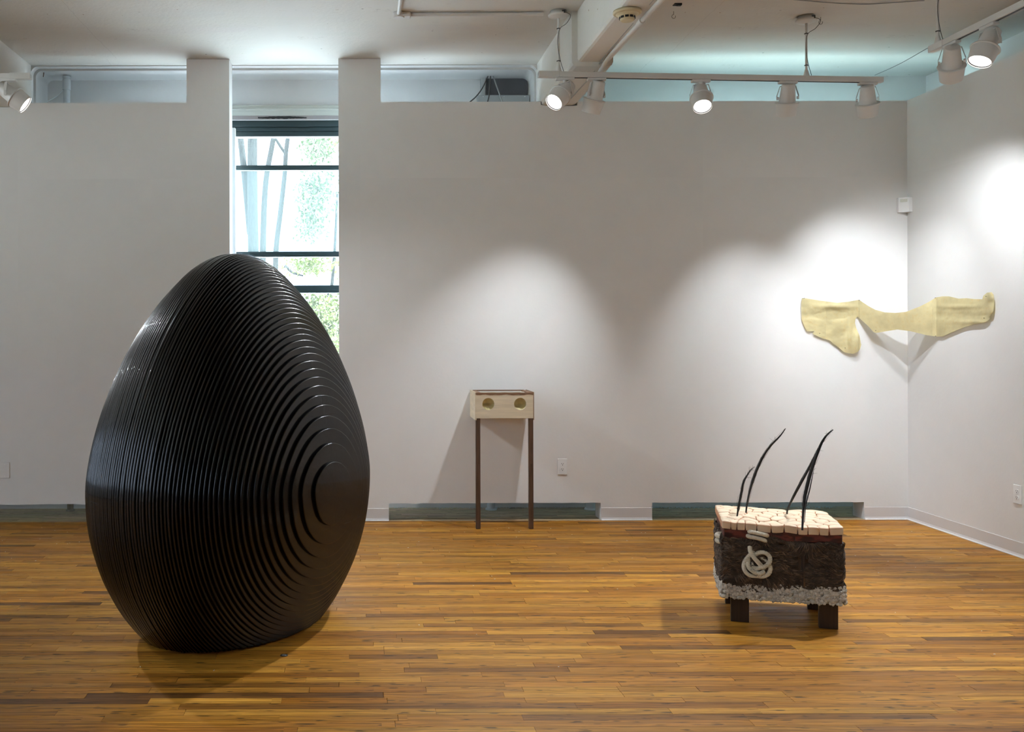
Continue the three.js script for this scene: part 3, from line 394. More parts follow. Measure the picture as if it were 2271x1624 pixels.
// ---------------------------------------------------------------- latex sheet across the corner
{
  const raw = [165, 178, 210, 180, 330, 200, 500, 222, 600, 212, 705, 193, 790, 250, 860, 288, 950, 312, 1050, 318, 1150, 308, 1280, 258, 1370, 212, 1435, 170, 1500, 160, 1560, 160, 1650, 182, 1730, 178, 1800, 186, 1875, 188, 1885, 155, 1920, 125, 1965, 120, 1985, 150, 1990, 220, 1980, 305, 1945, 350, 1945, 378, 1905, 405, 1800, 425, 1700, 455, 1600, 495, 1500, 540, 1435, 542, 1330, 525, 1200, 492, 1070, 475, 960, 492, 870, 508, 845, 500, 790, 440, 730, 385, 690, 352, 672, 375, 668, 410, 680, 460, 710, 530, 728, 620, 715, 665, 690, 690, 650, 705, 600, 700, 560, 690, 520, 650, 460, 610, 430, 578, 360, 560, 300, 532, 265, 515, 285, 490, 215, 492, 190, 450, 162, 380, 160, 300, 158, 230];
  const poly = []; for (let i = 0; i < raw.length; i += 2) poly.push([1740 + raw[i] / 4.277, 620 + raw[i + 1] / 4.277]);
  const inside = (x, y) => { let c = false; for (let i = 0, j = poly.length - 1; i < poly.length; j = i++) { const [xi, yi] = poly[i], [xj, yj] = poly[j]; if ((yi > y) !== (yj > y) && x < (xj - xi) * (y - yi) / (yj - yi) + xi) c = !c; } return c; };
  const nearest = (x, y) => { let best = 1e9, bx = x, by = y; for (let i = 0; i < poly.length; i++) { const a = poly[i], b = poly[(i + 1) % poly.length], dx = b[0] - a[0], dy = b[1] - a[1], t = clamp(((x - a[0]) * dx + (y - a[1]) * dy) / (dx * dx + dy * dy), 0, 1), qx = a[0] + dx * t, qy = a[1] + dy * t, e = (qx - x) ** 2 + (qy - y) ** 2; if (e < best) { best = e; bx = qx; by = qy; } } return [bx, by, Math.sqrt(best)]; };
  const zA = 0.018, A = V(P(1905, 700, D - zA).x, 0, zA), xB = XR - 0.018, dB = xB * F / (2075.5 - CX), B = V(xB, 0, D - dB);
  const lift = (px, py) => { // wrinkles and folds, metres off the carrying surface
    const g = (x, y, sx, sy) => Math.exp(-(((px - x) / sx) ** 2 + ((py - y) / sy) ** 2));
    return 0.012 * (fbm(px * 0.03, py * 0.05, 3) - 0.35) + 0.012 * g(1885, 730, 5, 40) + 0.03 * g(1900, 760, 16, 30) + 0.014 * g(1850, 680, 40, 6) - 0.008 * g(1850, 700, 60, 7) + 0.012 * g(2130, 680, 40, 5) - 0.006 * g(2130, 700, 40, 6) + 0.02 * g(2195, 660, 8, 12) + 0.018 * g(2197, 690, 6, 14) + 0.010 * g(2160, 715, 40, 5);
  };
  const to3 = (px, py) => {
    const k = (px - CX - ROLL * (py - CY)) / F; let depth; const l = Math.max(0.002, lift(px, py) + 0.004);
    if (k * (D - zA) < A.x) depth = D - zA * 0.4 - l; else { const da = D - A.z, db = D - B.z, t = (k * da - A.x) / ((B.x - A.x) - k * (db - da)); if (t < 1) { const sag = Math.sin(Math.PI * t); depth = lerp(da, db, t) - l * (0.3 + 0.2 * sag) + 0.03 * sag * smooth(690, 740, py); } else depth = (xB - l * 0.6 + 0.006) / k; }
    return P(px, py, depth);
  };
  const st = 1.5, bx0 = 1775, by0 = 646, nx = Math.ceil(432 / st), ny = Math.ceil(145 / st), keep = new Uint8Array(nx * ny), cnt = new Uint8Array((nx + 1) * (ny + 1));
  for (let j = 0; j < ny; j++) for (let i = 0; i < nx; i++) if (inside(bx0 + (i + 0.5) * st, by0 + (j + 0.5) * st)) { keep[j * nx + i] = 1; for (const q of [0, 1, nx + 1, nx + 2]) cnt[j * (nx + 1) + i + q]++; }
  const pos = [], uv = [], idx = [], map = new Map();
  const vert = (i, j) => { const k = j * (nx + 1) + i; if (!map.has(k)) { let x = bx0 + i * st, y = by0 + j * st; if (cnt[k] < 4) { const [a, b, e] = nearest(x, y); if (e < st * 1.2) { x = a; y = b; } } const q = to3(x, y); map.set(k, pos.length / 3); pos.push(q.x, q.y, q.z); uv.push(((q.x - 3.4) + q.z) * 1.1, q.y * 1.1); } return map.get(k); };
  for (let j = 0; j < ny; j++) for (let i = 0; i < nx; i++) if (keep[j * nx + i]) { const a = vert(i, j), b = vert(i + 1, j), c = vert(i, j + 1), e = vert(i + 1, j + 1); idx.push(a, c, b, b, c, e); }
  const g = new THREE.BufferGeometry(); g.setAttribute('position', new THREE.Float32BufferAttribute(pos, 3)); g.setAttribute('uv', new THREE.Float32BufferAttribute(uv, 2)); g.setIndex(idx); g.computeVertexNormals();
  const ltex = tex(512, 512, (u, v) => { const a = fbm(u * 12, v * 12, 5), s = smooth(0.62, 0.75, fbm(u * 48 + 3, v * 48, 3)), k = 0.86 + 0.16 * a; return [k, k * (0.98 - 0.02 * s), k * (0.94 - 0.05 * s)]; }, true);
  const o = thing('latex_sheet', 'translucent yellow latex sheet pinned to both walls across the corner', 'sculpture', [A.x, 1.3, 0.1]);
  part(o, 'sheet', g, new THREE.MeshPhysicalMaterial({ map: ltex, color: lin(0.82, 0.75, 0.46), roughness: 0.75, transmission: 0.36, thickness: 0, side: THREE.DoubleSide, bumpMap: paintBump, bumpScale: 0.0008 }));
  for (const [x, y] of [[172, 181], [185, 179], [706, 197], [1438, 174], [1440, 538], [860, 484], [570, 650], [330, 510], [1920, 160], [1900, 366]]) { const q = to3(1740 + x / 4.277, 620 + y / 4.277), right = x > 1400, nrm = right ? V(-1, 0, 0) : V(0, 0, 1); part(o, 'pin', [cyl(q.clone().addScaledVector(nrm, -0.03), q.clone().addScaledVector(nrm, 0.007), 0.0009, 0.0009, 6), new THREE.SphereGeometry(0.0024, 10, 8).translate(q.x + nrm.x * 0.007, q.y, q.z + nrm.z * 0.007)], M.dark); }
}

// ---------------------------------------------------------------- lighting tracks and heads
const TY = 2.978;
function track(name, label, a, b, rods) {
  const o = thing(name, label, 'light track', [(a.x + b.x) / 2, a.y, (a.z + b.z) / 2], 'lighting tracks hung below the ceiling');
  const d = b.clone().sub(a), L = d.length(), ry = Math.atan2(-d.z, d.x), mid = a.clone().add(b).multiplyScalar(0.5), tilt = Math.asin(d.y / L), put = (g) => g.rotateZ(tilt).rotateY(ry).translate(mid.x, mid.y, mid.z);
  part(o, 'rail', put(new RoundedBoxGeometry(L, 0.034, 0.036, 2, 0.003)), M.metalWhite);
  part(o, 'slot', put(new THREE.BoxGeometry(L - 0.3, 0.004, 0.014).translate(0.08, -0.0172, 0)), M.dark, 'dark slot under the rail');
  part(o, 'end_cap', put(new RoundedBoxGeometry(0.13, 0.038, 0.04, 2, 0.003).translate(-L / 2 + 0.065, 0, 0)), M.metalWhite);
  for (const t of rods) {
    const q = a.clone().lerp(b, t), top = CH - 0.03;
    part(o, 'rod', [cyl(V(q.x, q.y + 0.02, q.z), V(q.x, top, q.z), 0.0075, 0.0075, 14), cyl(V(q.x, q.y + 0.017, q.z), V(q.x, q.y + 0.06, q.z), 0.02, 0.009, 14)], M.metalWhite);
    const cn = part(o, 'canopy', new THREE.LatheGeometry([[0, 0], [0.018, 0.002], [0.055, 0.008], [0.063, 0.014], [0.064, 0.022], [0.056, 0.026], [0.05, 0.045], [0, 0.045]].map(([x, y]) => new THREE.Vector2(x, y)), 32).translate(q.x, CH - 0.045, q.z), M.metalWhite);
    part(cn, 'clip', box(q.x + 0.01, q.x + 0.03, CH - 0.03, CH - 0.012, q.z + 0.045, q.z + 0.06), M.dark);
    part(o, 'cable', wire([V(q.x + 0.02, CH - 0.022, q.z + 0.055), V(q.x + 0.062, CH - 0.045, q.z + 0.06), V(q.x + 0.045, CH - 0.085, q.z + 0.03), V(q.x + 0.009, CH - 0.11, q.z + 0.009), V(q.x - 0.008, q.y + 0.2, q.z + 0.012), V(q.x + 0.009, q.y + 0.09, q.z + 0.009), V(q.x + 0.03, q.y + 0.02, q.z + 0.006)], 0.0018, 60), M.cable);
    for (const ty of [CH - 0.11, q.y + 0.085]) part(o, 'cable_tie', new THREE.TorusGeometry(0.0095, 0.003, 6, 16).rotateX(Math.PI / 2).translate(q.x, ty, q.z), M.dark);
  }
  return o;
}
const TA = V(1.11, TY, 1.008), TB = V(3.34, TY, 0.852);
track('lighting_track', 'white track with five lamp heads hung before the back wall', TA, TB, [0.058, 0.775]);
const RA = V(3.262, TY, 1.50), RB = V(3.30, TY + 0.004, 4.6);
track('lighting_track', 'white track running along the right partition', RA, RB, [0.02, 0.9]);
const LB = V(-5.6, TY, 1.0), LA = V(-2.052, TY - 0.002, 1.0);
track('lighting_track', 'white track ending above the left part of the back partition', LA, LB, [0.25, 0.9]);
const FA = V(-3.6, TY, 5.4), FB = V(1.0, TY, 5.4);
track('lighting_track', 'white track above the middle of the room', FA, FB, [0.1, 0.9]);

// a lamp head hung at a point of a track and aimed at a point of the room
function head(at, target, label, opt = {}) {
  const { power = 30, angle = 0.5, penumbra = 1, lit = true } = opt;
  const o = thing('track_head', label, 'spotlight', [at.x, at.y - 0.018, at.z], 'spotlight heads on the tracks'), piv = V(at.x, at.y - 0.098, at.z);
  const dir = target.clone().sub(piv).normalize(), yaw = Math.atan2(dir.x, dir.z), q = new THREE.Quaternion().setFromUnitVectors(V(0, 1, 0), dir), turn = (g) => g.rotateY(yaw).translate(piv.x, piv.y, piv.z);
  const along = opt.along ?? 0;
  part(o, 'adapter', [new RoundedBoxGeometry(0.115, 0.016, 0.034, 2, 0.003).rotateY(along).translate(at.x, at.y - 0.026, at.z), cyl(V(at.x, at.y - 0.03, at.z), V(at.x, at.y - 0.05, at.z), 0.014, 0.012, 16)], M.metalWhite);
  const arm = []; for (const s of [-1, 1]) { arm.push(new RoundedBoxGeometry(0.0035, 0.062, 0.017, 1, 0.001).rotateZ(s * 0.30).translate(s * 0.055, 0.020, 0)); arm.push(new RoundedBoxGeometry(0.0035, 0.03, 0.018, 1, 0.001).translate(s * 0.0645, -0.020, 0)); arm.push(new THREE.CylinderGeometry(0.009, 0.009, 0.012, 12).rotateZ(Math.PI / 2).translate(s * 0.060, -0.026, 0)); } arm.push(new RoundedBoxGeometry(0.094, 0.0035, 0.017, 1, 0.001).translate(0, 0.049, 0));
  part(o, 'yoke', turn(merge(arm)), M.metalWhite);
  const lathe = (pts, seg = 40) => new THREE.LatheGeometry(pts.map(([x, y]) => new THREE.Vector2(x, y)), seg).applyQuaternion(q).translate(piv.x, piv.y, piv.z);
  part(o, 'housing', lathe([[0, -0.062], [0.034, -0.062], [0.040, -0.056], [0.042, -0.03], [0.0505, 0.048], [0.056, 0.054]]), M.metalWhite);
  part(o, 'brim', lathe([[0.054, 0.050], [0.070, 0.051], [0.072, 0.055], [0.070, 0.0585], [0.060, 0.060], [0.054, 0.060]]), M.metalWhite);
  part(o, 'collar', lathe([[0.064, 0.058], [0.065, 0.066], [0.0585, 0.134], [0.0565, 0.136], [0.055, 0.134], [0.058, 0.09], [0.05, 0.06]]), M.metalWhite);
  const lens = part(o, 'lens', lathe([[0, 0.1235], [0.025, 0.1225], [0.046, 0.119], [0.0555, 0.115]]), lit ? M.glow : M.plate, 'bright white lamp face');
  lens.name = lit ? 'lamp_lens' : 'lens';
  if (lit) {
    part(o, 'lens_ring', lathe([[0.0515, 0.127], [0.0555, 0.1275], [0.0555, 0.1295], [0.0515, 0.1285], [0.0515, 0.127]]), M.dark);
    const L = new THREE.SpotLight(LAMP, power, 0, angle, penumbra, 2), p = piv.clone().addScaledVector(dir, 0.152); L.name = 'spot'; L.position.copy(p).sub(o.position); const t = new THREE.Object3D(); t.name = 'aim'; t.position.copy(target).sub(o.position); o.add(t); L.target = t; L.castShadow = true; L.shadow.radius = 1.6; L.shadow.mapSize.set(1024, 1024); o.add(L);
  }
  return o;
}
const onT = (A, B, px) => { for (let t = 0, best = 9, bt = 0; ; t += 0.002) { if (t > 1) return A.clone().lerp(B, bt); const q = A.clone().lerp(B, t), x = CX + q.x * F / (D - q.z); if (Math.abs(x - px) < best) { best = Math.abs(x - px); bt = t; } } };
const onWall = (px, py) => P(px, py, D);
head(onT(TA, TB, 1255), V(-0.55, 0.9, 2.3), 'lit spotlight head on the front track, first from the beam, glaring forward', { power: 34, angle: 0.75 });
head(onT(TA, TB, 1325), V(0.95, 0.38, 0.0), 'spotlight head on the front track aimed at the plywood box', { power: 14, angle: 0.54 });
head(onT(TA, TB, 1555), V(1.7, 0, 3.0), 'lit spotlight head at the middle of the front track, facing forward', { power: 13, angle: 0.75 });
head(onT(TA, TB, 1748), V(2.9, 0.35, 0.0), 'spotlight head on the front track aimed down at the back partition', { power: 13, angle: 0.56 });
head(onT(TA, TB, 1925), V(3.75, 0.85, 0.0), 'spotlight head at the far end of the front track, turned to the corner', { power: 8.5, angle: 0.64 });
head(onT(RA, RB, 2112), V(3.98, 1.25, 0.45), 'spotlight head at the end of the right track, turned to the corner', { power: 14, angle: 0.72, along: Math.PI / 2 });
head(onT(RA, RB, 2196), V(1.95, 0.3, 2.35), 'lit spotlight head on the right track aimed at the furry block', { power: 34, angle: 0.6, along: Math.PI / 2 });
head(V(-2.20, TY, 1.0), V(0.7, 0.75, 0.55), 'lit spotlight head at the end of the left track, aimed sideways', { power: 22, angle: 0.5 });
// heads beyond the edges of the photograph
for (const [z, w] of [[2.5, 'nearer the corner'], [3.3, 'farther from the corner']]) head(V(3.285, TY, z), V(3.98, 1.1, z - 0.25), 'spotlight head on the right track washing the right partition, ' + w, { power: 13, angle: 0.62, along: Math.PI / 2 });
head(V(-3.0, TY, 1.0), V(-0.7, 1.0, 2.4), 'spotlight head on the left track aimed at the black egg', { power: 36, angle: 0.4 });
head(V(-4.6, TY, 1.0), V(-0.8, 0.9, 2.4), 'spotlight head far along the left track aimed at the black egg', { power: 26, angle: 0.35 });
head(V(-2.8, TY, 5.4), V(-4.6, 0.4, 4.0), 'spotlight head on the middle track aimed left', { power: 12, angle: 0.8 });
head(V(0.6, TY, 5.4), V(1.8, 0, 4.6), 'spotlight head on the middle track aimed right', { power: 9, angle: 0.8 });

// ---------------------------------------------------------------- things on walls, ceiling and in the wall slots
function outlet(at, right, label) {
  const o = thing('wall_outlet', label, 'outlet', at.toArray(), 'duplex outlets on the walls'), fixg = (g) => (right ? g.rotateY(-Math.PI / 2) : g).translate(at.x, at.y, at.z);
  part(o, 'plate', fixg(new RoundedBoxGeometry(0.07, 0.115, 0.007, 3, 0.003).translate(0, 0, 0.0037)), M.plate);
  for (const s of [-1, 1]) {
    const f = part(o, 'socket', fixg(new THREE.CylinderGeometry(0.0165, 0.0165, 0.003, 28).rotateX(Math.PI / 2).scale(1, 0.85, 1).translate(0, s * 0.0195, 0.0075)), M.plate);
    part(f, 'slots', [[-0.0062, 0.003, 0.0025, 0.008], [0.0062, 0.003, 0.0025, 0.0065], [0, -0.007, 0.005, 0.005]].map(([x, y, w, h]) => fixg(new THREE.BoxGeometry(w, h, 0.002).translate(x, s * 0.0195 + y, 0.0086))), M.dark);
  }
}
outlet(P(1247, 1035, D), false, 'white duplex outlet on the back partition beside the plywood box');
{ const k = 2257, dd = XR * F / (k - CX); outlet(P(k, 1097, dd).setX(XR), true, 'white duplex outlet on the right partition'); }
{ const at = P(11, 1043, D), o = thing('blank_plate', 'white blank cover plate on the left part of the back partition', 'cover plate', at.toArray()); part(o, 'plate', new RoundedBoxGeometry(0.07, 0.115, 0.006, 3, 0.0025).translate(at.x, at.y, 0.0032), M.wall); part(o, 'screw', [1, -1].map((s) => new THREE.CylinderGeometry(0.003, 0.003, 0.001, 10).rotateX(Math.PI / 2).translate(at.x, at.y + s * 0.042, 0.0065)), M.plate); }
{ // motion sensor in the corner
  const y0 = P(2011, 470, 6.85).y, y1 = P(2011, 437, 6.85).y, o = thing('motion_sensor', 'small white motion sensor mounted in the wall corner', 'sensor', [XR - 0.03, y0, 0.03]), s = shapeOf([[XR - 0.001, 0.001], [XR - 0.074, 0.001], [XR - 0.076, 0.022], [XR - 0.024, 0.064], [XR - 0.001, 0.066]].map(([x, z]) => [x, -z]));
  part(o, 'case', new THREE.ExtrudeGeometry(s, { depth: y1 - y0 - 0.004, bevelEnabled: true, bevelSize: 0.002, bevelThickness: 0.002, bevelSegments: 2, bevelOffset: -0.002 }).rotateX(-Math.PI / 2).translate(0, y0 + 0.002, 0), M.plate);
  const a = V(XR - 0.076, 0, 0.022), b = V(XR - 0.024, 0, 0.064), m = a.clone().lerp(b, 0.5); part(o, 'window', new RoundedBoxGeometry(0.046, 0.022, 0.004, 2, 0.0015).rotateY(Math.atan2(-(b.z - a.z), b.x - a.x)).translate(m.x, y1 - 0.024, m.z), mat(0.70, 0.70, 0.62, { roughness: 0.3 }));
}
{ // smoke detector under the beam
  const at = onHeight(1391, 24, 3.058), o = thing('smoke_detector', 'round cream smoke detector under the right ceiling beam', 'smoke detector', [at.x, 3.058, at.z]), l = (p) => new THREE.LatheGeometry(p.map(([x, y]) => new THREE.Vector2(x, -y)), 40).translate(at.x, 3.0575, at.z);
  part(o, 'base', l([[0, 0], [0.072, 0], [0.074, 0.012], [0.066, 0.018], [0, 0.018]]), M.cream); part(o, 'chamber', l([[0.06, 0.017], [0.052, 0.024], [0.042, 0.028], [0.036, 0.05], [0.03, 0.054], [0, 0.055]]), M.cream);
  part(o, 'vents', [...Array(10)].map((_, i) => { const a = i / 10 * 6.283; return new THREE.BoxGeometry(0.018, 0.011, 0.004).rotateY(-a + Math.PI / 2).translate(at.x + 0.0395 * Math.cos(a), 3.0575 - 0.037, at.z + 0.0395 * Math.sin(a)); }), M.dark);
}
{ // conduit on the beam
  const o = thing('conduit', 'white conduit clipped under the right ceiling beam', 'conduit', [1.50, 3.05, 1.2]), pts = [V(1.515, 3.014, 0.80), V(1.515, 3.016, 0.92), V(1.517, 3.044, 1.1), V(1.52, 3.046, 2.0), V(1.525, 3.046, 5)];
  part(o, 'pipe', wire(pts, 0.0125, 80, 12), M.metalWhite); part(o, 'coupling', [[1.515, 3.014, 0.80, 0.84], [1.519, 3.046, 1.75, 1.82]].map(([x, y, a, b]) => cyl(V(x, y, a), V(x, y, b), 0.017, 0.017, 14)), M.metalWhite);
  part(o, 'wire', wire([V(1.49, 3.026, 0.0), V(1.49, 3.025, 0.8), V(1.493, 3.052, 1.1), V(1.495, 3.053, 4)], 0.004, 60, 6), M.greyCable);
}
{ // conduit run and boxes on the left bay's ceiling
  const a = onHeight(884, 28, CH), b = onHeight(1205, 26, CH), z = a.z, o = thing('conduit', 'white surface conduit across the ceiling to the track canopy', 'conduit', [(a.x + b.x) / 2, CH - 0.02, z]);
  part(o, 'pipe', [cyl(V(a.x, CH - 0.014, z), V(b.x, CH - 0.014, b.z), 0.0125, 0.0125, 12)], M.metalWhite);
  const j = thing('junction_box', 'white junction box at the bend of the ceiling conduit', 'junction box', [a.x, CH, z]);
  part(j, 'box', [cyl(V(a.x, CH - 0.034, z), V(a.x, CH - 0.001, z), 0.034, 0.036, 24), rbox(a.x + 0.01, a.x + 0.075, CH - 0.03, CH - 0.001, z - 0.028, z + 0.028, 0.006)], M.metalWhite);
  part(j, 'pipe', cyl(V(a.x, CH - 0.014, z + 0.02), V(a.x + 0.01, CH - 0.014, z + 3.2), 0.0125, 0.0125, 12), M.metalWhite);
}
{ // small ceiling hooks
  const hook = (px, py, label) => { const p = onHeight(px, py, CH), o = thing('ceiling_hook', label, 'hook', p.toArray(), 'small hooks in the ceiling'); const pts = []; for (let i = 0; i <= 14; i++) { const a = -Math.PI / 2 + i / 14 * 5.2; pts.push(V(p.x + 0.012 * Math.cos(a + Math.PI), CH - 0.033 + 0.012 * -Math.sin(a + Math.PI) * -1, p.z)); } part(o, 'hook', [cyl(V(p.x, CH, p.z), V(p.x, CH - 0.021, p.z), 0.0018, 0.0018, 6), wire(pts, 0.0018, 30, 6)], M.brass); };
  hook(1494, 25, 'small wire hook in the ceiling near the smoke detector'); hook(1820, 38, 'small wire hook in the ceiling beside the track canopy');
  const p = onHeight(1503, 9, CH), o = thing('ceiling_bracket', 'small black metal clip on the ceiling', 'clip', p.toArray()); part(o, 'clip', [rbox(p.x - 0.025, p.x + 0.02, CH - 0.006, CH, p.z - 0.02, p.z + 0.02, 0.001), rbox(p.x - 0.005, p.x + 0.02, CH - 0.012, CH - 0.004, p.z - 0.006, p.z + 0.02, 0.001)], M.dark);
  const q = [[1760, -2], [1830, 4], [1920, 8], [1990, 4], [2050, 0]].map(([x, y]) => onHeight(x, y, CH).setY(CH - 0.004)); const wv = thing('ceiling_wire', 'thin dark wire running along the ceiling', 'wire', q[2].toArray()); part(wv, 'wire', wire(q, 0.0025, 40), M.greyCable);
  const e = P(1940, 167, 7.3), f = RA.clone().add(V(0.0, 0.02, 0.0)), s = thing('stay_wire', 'thin dark stay wire from right track end to outer wall', 'wire', f.toArray()); part(s, 'wire', wire([e, e.clone().lerp(f, 0.5).add(V(0, -0.01, 0)), f], 0.002, 30), M.cable);
}
{ // pipe in the upper left slot
  const p = P(148, 200, 7.28), o = thing('standpipe', 'pale upright pipe with coupling in the slot above the left partition', 'pipe', [p.x, 0, p.z]);
  part(o, 'pipe', cyl(V(p.x, 2.0, p.z), V(p.x, CH - 0.03, p.z), 0.026, 0.026, 20), M.pipe); part(o, 'coupling', [cyl(V(p.x, CH - 0.13, p.z), V(p.x, CH - 0.05, p.z), 0.031, 0.031, 20), cyl(V(p.x, CH - 0.045, p.z), V(p.x, CH - 0.025, p.z), 0.03, 0.03, 20)], M.pipe);
  const e = P(140, 200, 7.26), f = P(88, 236, 7.1), w = thing('thin_cable', 'thin white cable sagging from the upright pipe', 'cable', f.toArray()); part(w, 'cable', wire([e, P(125, 214, 7.2), P(105, 225, 7.15), f, P(75, 250, 7.08)], 0.0022, 30), M.pipe);
  const b = P(96, 152, 7.2); const nl = thing('nail', 'rusty nail under the ceiling above the left partition', 'nail', b.toArray()); part(nl, 'shank', cyl(V(b.x, CH - 0.05, b.z), V(b.x + 0.004, CH - 0.015, b.z), 0.003, 0.0045, 8), mat(0.2, 0.12, 0.08));
}
{ // duct opening, metal box and cables in the upper right slot
  const z = BACK + 0.02, x0 = P(1066, 200, 7.39).x, x1 = P(1172, 200, 7.39).x, yb = P(1100, 213, 7.35).y, yt = P(1100, 163, 7.4).y;
  const o = thing('junction_cabinet', 'grey sheet-metal box in the slot above the right partition', 'metal box', [(x0 + x1) / 2, 2.6, z]);
  part(o, 'body', rbox(x0 - 0.03, x1 - 0.004, 2.55, yb, z + 0.005, z + 0.09, 0.003), M.galv); part(o, 'rivet', [0.1, 0.5, 0.9].map((t) => new THREE.SphereGeometry(0.004, 8, 6).translate(lerp(x0 - 0.03, x1, t), yb - 0.012, z + 0.091)), M.plate);
  const n = thing('niche_panel', 'dark grey panel recessed above the sheet-metal box', 'panel', [(x0 + x1) / 2, yb, z]); part(n, 'panel', box(x0 + 0.05, x1 - 0.005, yb + 0.001, yt - 0.02, z - 0.018, z + 0.002), mat(0.13, 0.13, 0.14, { roughness: 0.8 })); part(n, 'jamb', rbox(x0, x0 + 0.035, yb + 0.001, yt, z - 0.01, z + 0.03, 0.003), mat(0.5, 0.52, 0.52, { roughness: 0.6 }));
  [[[1084, 165], [1070, 195], [1056, 214], [1040, 228]], [[1088, 166], [1087, 190], [1084, 215], [1080, 230]], [[1093, 167], [1101, 190], [1109, 212], [1116, 230]]].forEach((l, i) => { const c = thing('loose_cable', ['dark loose cable hanging left over the sheet-metal box', 'dark loose cable hanging straight over the sheet-metal box', 'pale loose cable hanging right over the sheet-metal box'][i], 'cable', [0, 0, 0]); const pts = l.map(([x, y], k) => P(x, y, 7.34 - 0.035 * k)); c.position.copy(pts[0]); part(c, 'cable', wire(pts, 0.005, 30), i === 2 ? M.greyCable : M.cable); });
}
{ // stubs seen through the slots at the foot
  const stub = (px, py, r, m, label) => { const p = onHeight(px, py, 0), x = p.x, z = clamp(p.z, -0.42, -0.2), o = thing('pipe_stub', label, 'pipe', [x, 0, z]); part(o, 'pipe', [cyl(V(x, 0.001, z), V(x, 0.5, z), r, r, 18)], m); part(o, 'flange', [cyl(V(x, 0.001, z), V(x, 0.012, z), r * 1.4, r * 1.3, 18)], m); };
  stub(1087, 1128, 0.032, M.pipe, 'white heating pipe rising behind the slot under the plywood box'); stub(1308, 1128, 0.038, M.plate, 'white heating pipe at the end of the slot beside the outlet'); stub(157, 1133, 0.024, M.brass, 'brown heating pipe behind the slot left of the black egg');
  const o = thing('plaster_rubble', 'flaked pale blue plaster crumbs behind the slots at floor level', 'rubble'); o.userData.kind = 'stuff'; const r = rng(55), g = new THREE.IcosahedronGeometry(1, 0), n = 900, im = new THREE.InstancedMesh(g, mat(0.62, 0.68, 0.70, { roughness: 0.9 }), n), m4 = new THREE.Matrix4();
  for (let i = 0; i < n; i++) { const s = 0.0018 + 0.005 * r() * r() * r(); m4.compose(V(r() < 0.15 ? 0.2 + 1.5 * r() : 2.1 + 1.6 * r(), s * 0.5, BACK + 0.01 + 0.08 * r() * r()), new THREE.Quaternion().setFromEuler(new THREE.Euler(r() * 6, r() * 6, 0)), V(s * (1 + r()), s, s)); im.setMatrixAt(i, m4); } im.name = 'crumbs'; im.userData.kind = 'stuff'; o.add(im);
}
{ // floor plug before the egg
  const p = onHeight(630, 1454, 0), o = thing('floor_plug', 'small round floor plug with grey centre in the planks', 'floor plug', [p.x, 0, p.z]);
  part(o, 'ring', cyl(V(p.x, -0.001, p.z), V(p.x, 0.0012, p.z), 0.017, 0.0165, 24), M.dark); part(o, 'cap', cyl(V(p.x, 0.001, p.z), V(p.x, 0.0022, p.z), 0.010, 0.009, 20), mat(0.45, 0.47, 0.48, { roughness: 0.35, metalness: 0.6 }));
}

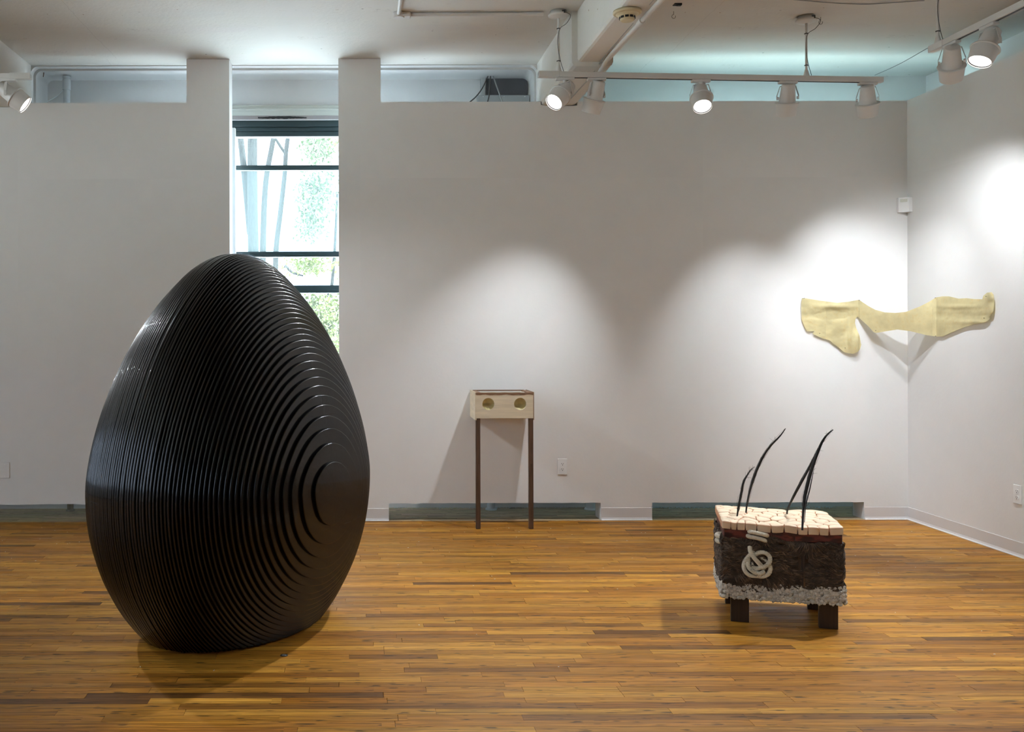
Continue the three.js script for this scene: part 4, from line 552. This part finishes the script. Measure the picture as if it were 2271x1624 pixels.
// ---------------------------------------------------------------- outdoors
{
  const lawn = thing('lawn', 'sunlit grass and leaf litter outside the window', 'lawn'); lawn.userData.kind = 'stuff';
  part(lawn, 'ground', new THREE.PlaneGeometry(120, 120).rotateX(-Math.PI / 2).translate(0, -0.68, -10), mat(0.24, 0.30, 0.15, { roughness: 1 }));
  const pave = thing('terrace', 'pale sunlit paving outside the windows', 'paving'); pave.userData.kind = 'structure'; part(pave, 'slab', box(-20, 14, -0.66, -0.6, -32, -0.82), mat(0.78, 0.79, 0.79, { roughness: 0.9 })); part(pave, 'slab', box(-30, XL - 0.25, -0.66, -0.6, -0.82, 22), mat(0.60, 0.60, 0.60, { roughness: 0.9 }));
  const bark = mat(0.022, 0.032, 0.03, { roughness: 0.9, bumpMap: paintBump, bumpScale: 0.02 }), leafG = new THREE.CircleGeometry(0.03, 6).scale(1, 0.6, 1), m4 = new THREE.Matrix4(), q = new THREE.Quaternion();
  const leafM = new THREE.MeshPhysicalMaterial({ color: 0xffffff, roughness: 0.8, transmission: 0.5, thickness: 0, side: THREE.DoubleSide });
  const tree = (label, depth, trunks, clumps, seed, tone) => {
    const r = rng(seed), foot = P(...trunks[0][0], depth), o = thing('tree', label, 'tree', [foot.x, -0.6, foot.z], 'trees outside the window');
    trunks.forEach((l, i) => { const pts = l.map(([x, y], k) => P(x, y, depth + (i * 0.3 - k * 0.05))); if (i === 0) pts.unshift(V(pts[0].x, -0.6, pts[0].z)); const w0 = l[0][2] * depth / F / 1.6, w1 = l[l.length - 1][2] * depth / F / 1.6; part(o, i ? 'branch' : 'trunk', taper(pts, (t) => lerp(w0, w1, t), 40, 10), bark); });
    const n = clumps.reduce((a, c) => a + c[4] * 3, 0), im = new THREE.InstancedMesh(leafG, leafM, n), b = worldPos(o); let k = 0;
    for (const [x, y, sx, sy, c] of clumps) for (let i = 0; i < c * 3; i++) { const g = () => (r() + r() + r() - 1.5) / 1.5, s = 0.5 + 0.8 * r(), p = P(x + g() * sx, y + g() * sy, depth + g() * 1.6).sub(b); q.setFromEuler(new THREE.Euler(r() * 6, r() * 6, r() * 6)); m4.compose(p, q, V(s, s, s)); im.setMatrixAt(k, m4); const t = 0.6 + 0.6 * r(); im.setColorAt(k++, lin(tone[0] * t, tone[1] * t, tone[2] * t)); }
    im.name = 'leaves'; im.userData.kind = 'stuff'; im.castShadow = true; o.add(im);
  };
  tree('forked pale tree trunk close to the window glass', 13, [[[566, 760, 24], [562, 560, 22], [560, 420, 20], [560, 200, 16]], [[556, 520, 14], [545, 410, 14], [535, 320, 12], [522, 200, 10]], [[582, 760, 14], [583, 560, 12], [590, 400, 10], [604, 320, 9], [622, 210, 8]]], [[535, 215, 50, 40, 120]], 1, [0.06, 0.11, 0.04]);
  tree('slender curved tree trunk behind the window glass', 14.5, [[[612, 760, 13], [612, 560, 12], [622, 470, 12], [632, 380, 10], [634, 340, 9], [648, 240, 7]], [[634, 342, 6], [622, 325, 5], [600, 290, 4]], [[632, 590, 6], [650, 605, 5], [672, 612, 3]]], [[705, 330, 50, 45, 420], [700, 430, 60, 70, 620], [690, 500, 50, 50, 300]], 2, [0.06, 0.11, 0.04]);
  tree('bright leafy tree filling the lower right window pane', 15.5, [[[735, 820, 9], [732, 700, 8], [742, 560, 6], [748, 430, 4]], [[725, 790, 5], [722, 700, 4], [728, 650, 3]]], [[720, 690, 75, 50, 1500], [740, 760, 70, 50, 1500], [690, 590, 90, 30, 420], [740, 310, 30, 40, 120], [620, 720, 90, 70, 700]], 3, [0.12, 0.17, 0.025]);
  const hedge = thing('hedge', 'dense shrubs in the shade far behind the trees', 'hedge'); hedge.position.set(-2, -0.6, -33); { const r = rng(9), n = 5200, im = new THREE.InstancedMesh(leafG, leafM, n); for (let i = 0; i < n; i++) { const s = 1.4 + 2.2 * r(), hgt = 2.2 * Math.pow(r(), 0.8); m4.compose(V((r() - 0.5) * 16, hgt, (r() - 0.5) * 2), q.setFromEuler(new THREE.Euler(r() * 6, r() * 6, r() * 6)), V(s, s, s)); im.setMatrixAt(i, m4); const t = 0.5 + 0.7 * r(); im.setColorAt(i, lin(0.12 * t, 0.2 * t, 0.05 * t)); } im.name = 'leaves'; im.userData.kind = 'stuff'; hedge.add(im); }
}

scene.traverse((o) => { if (o.isMesh) o.castShadow = o.receiveShadow = true; });
renderer.render(scene, camera);
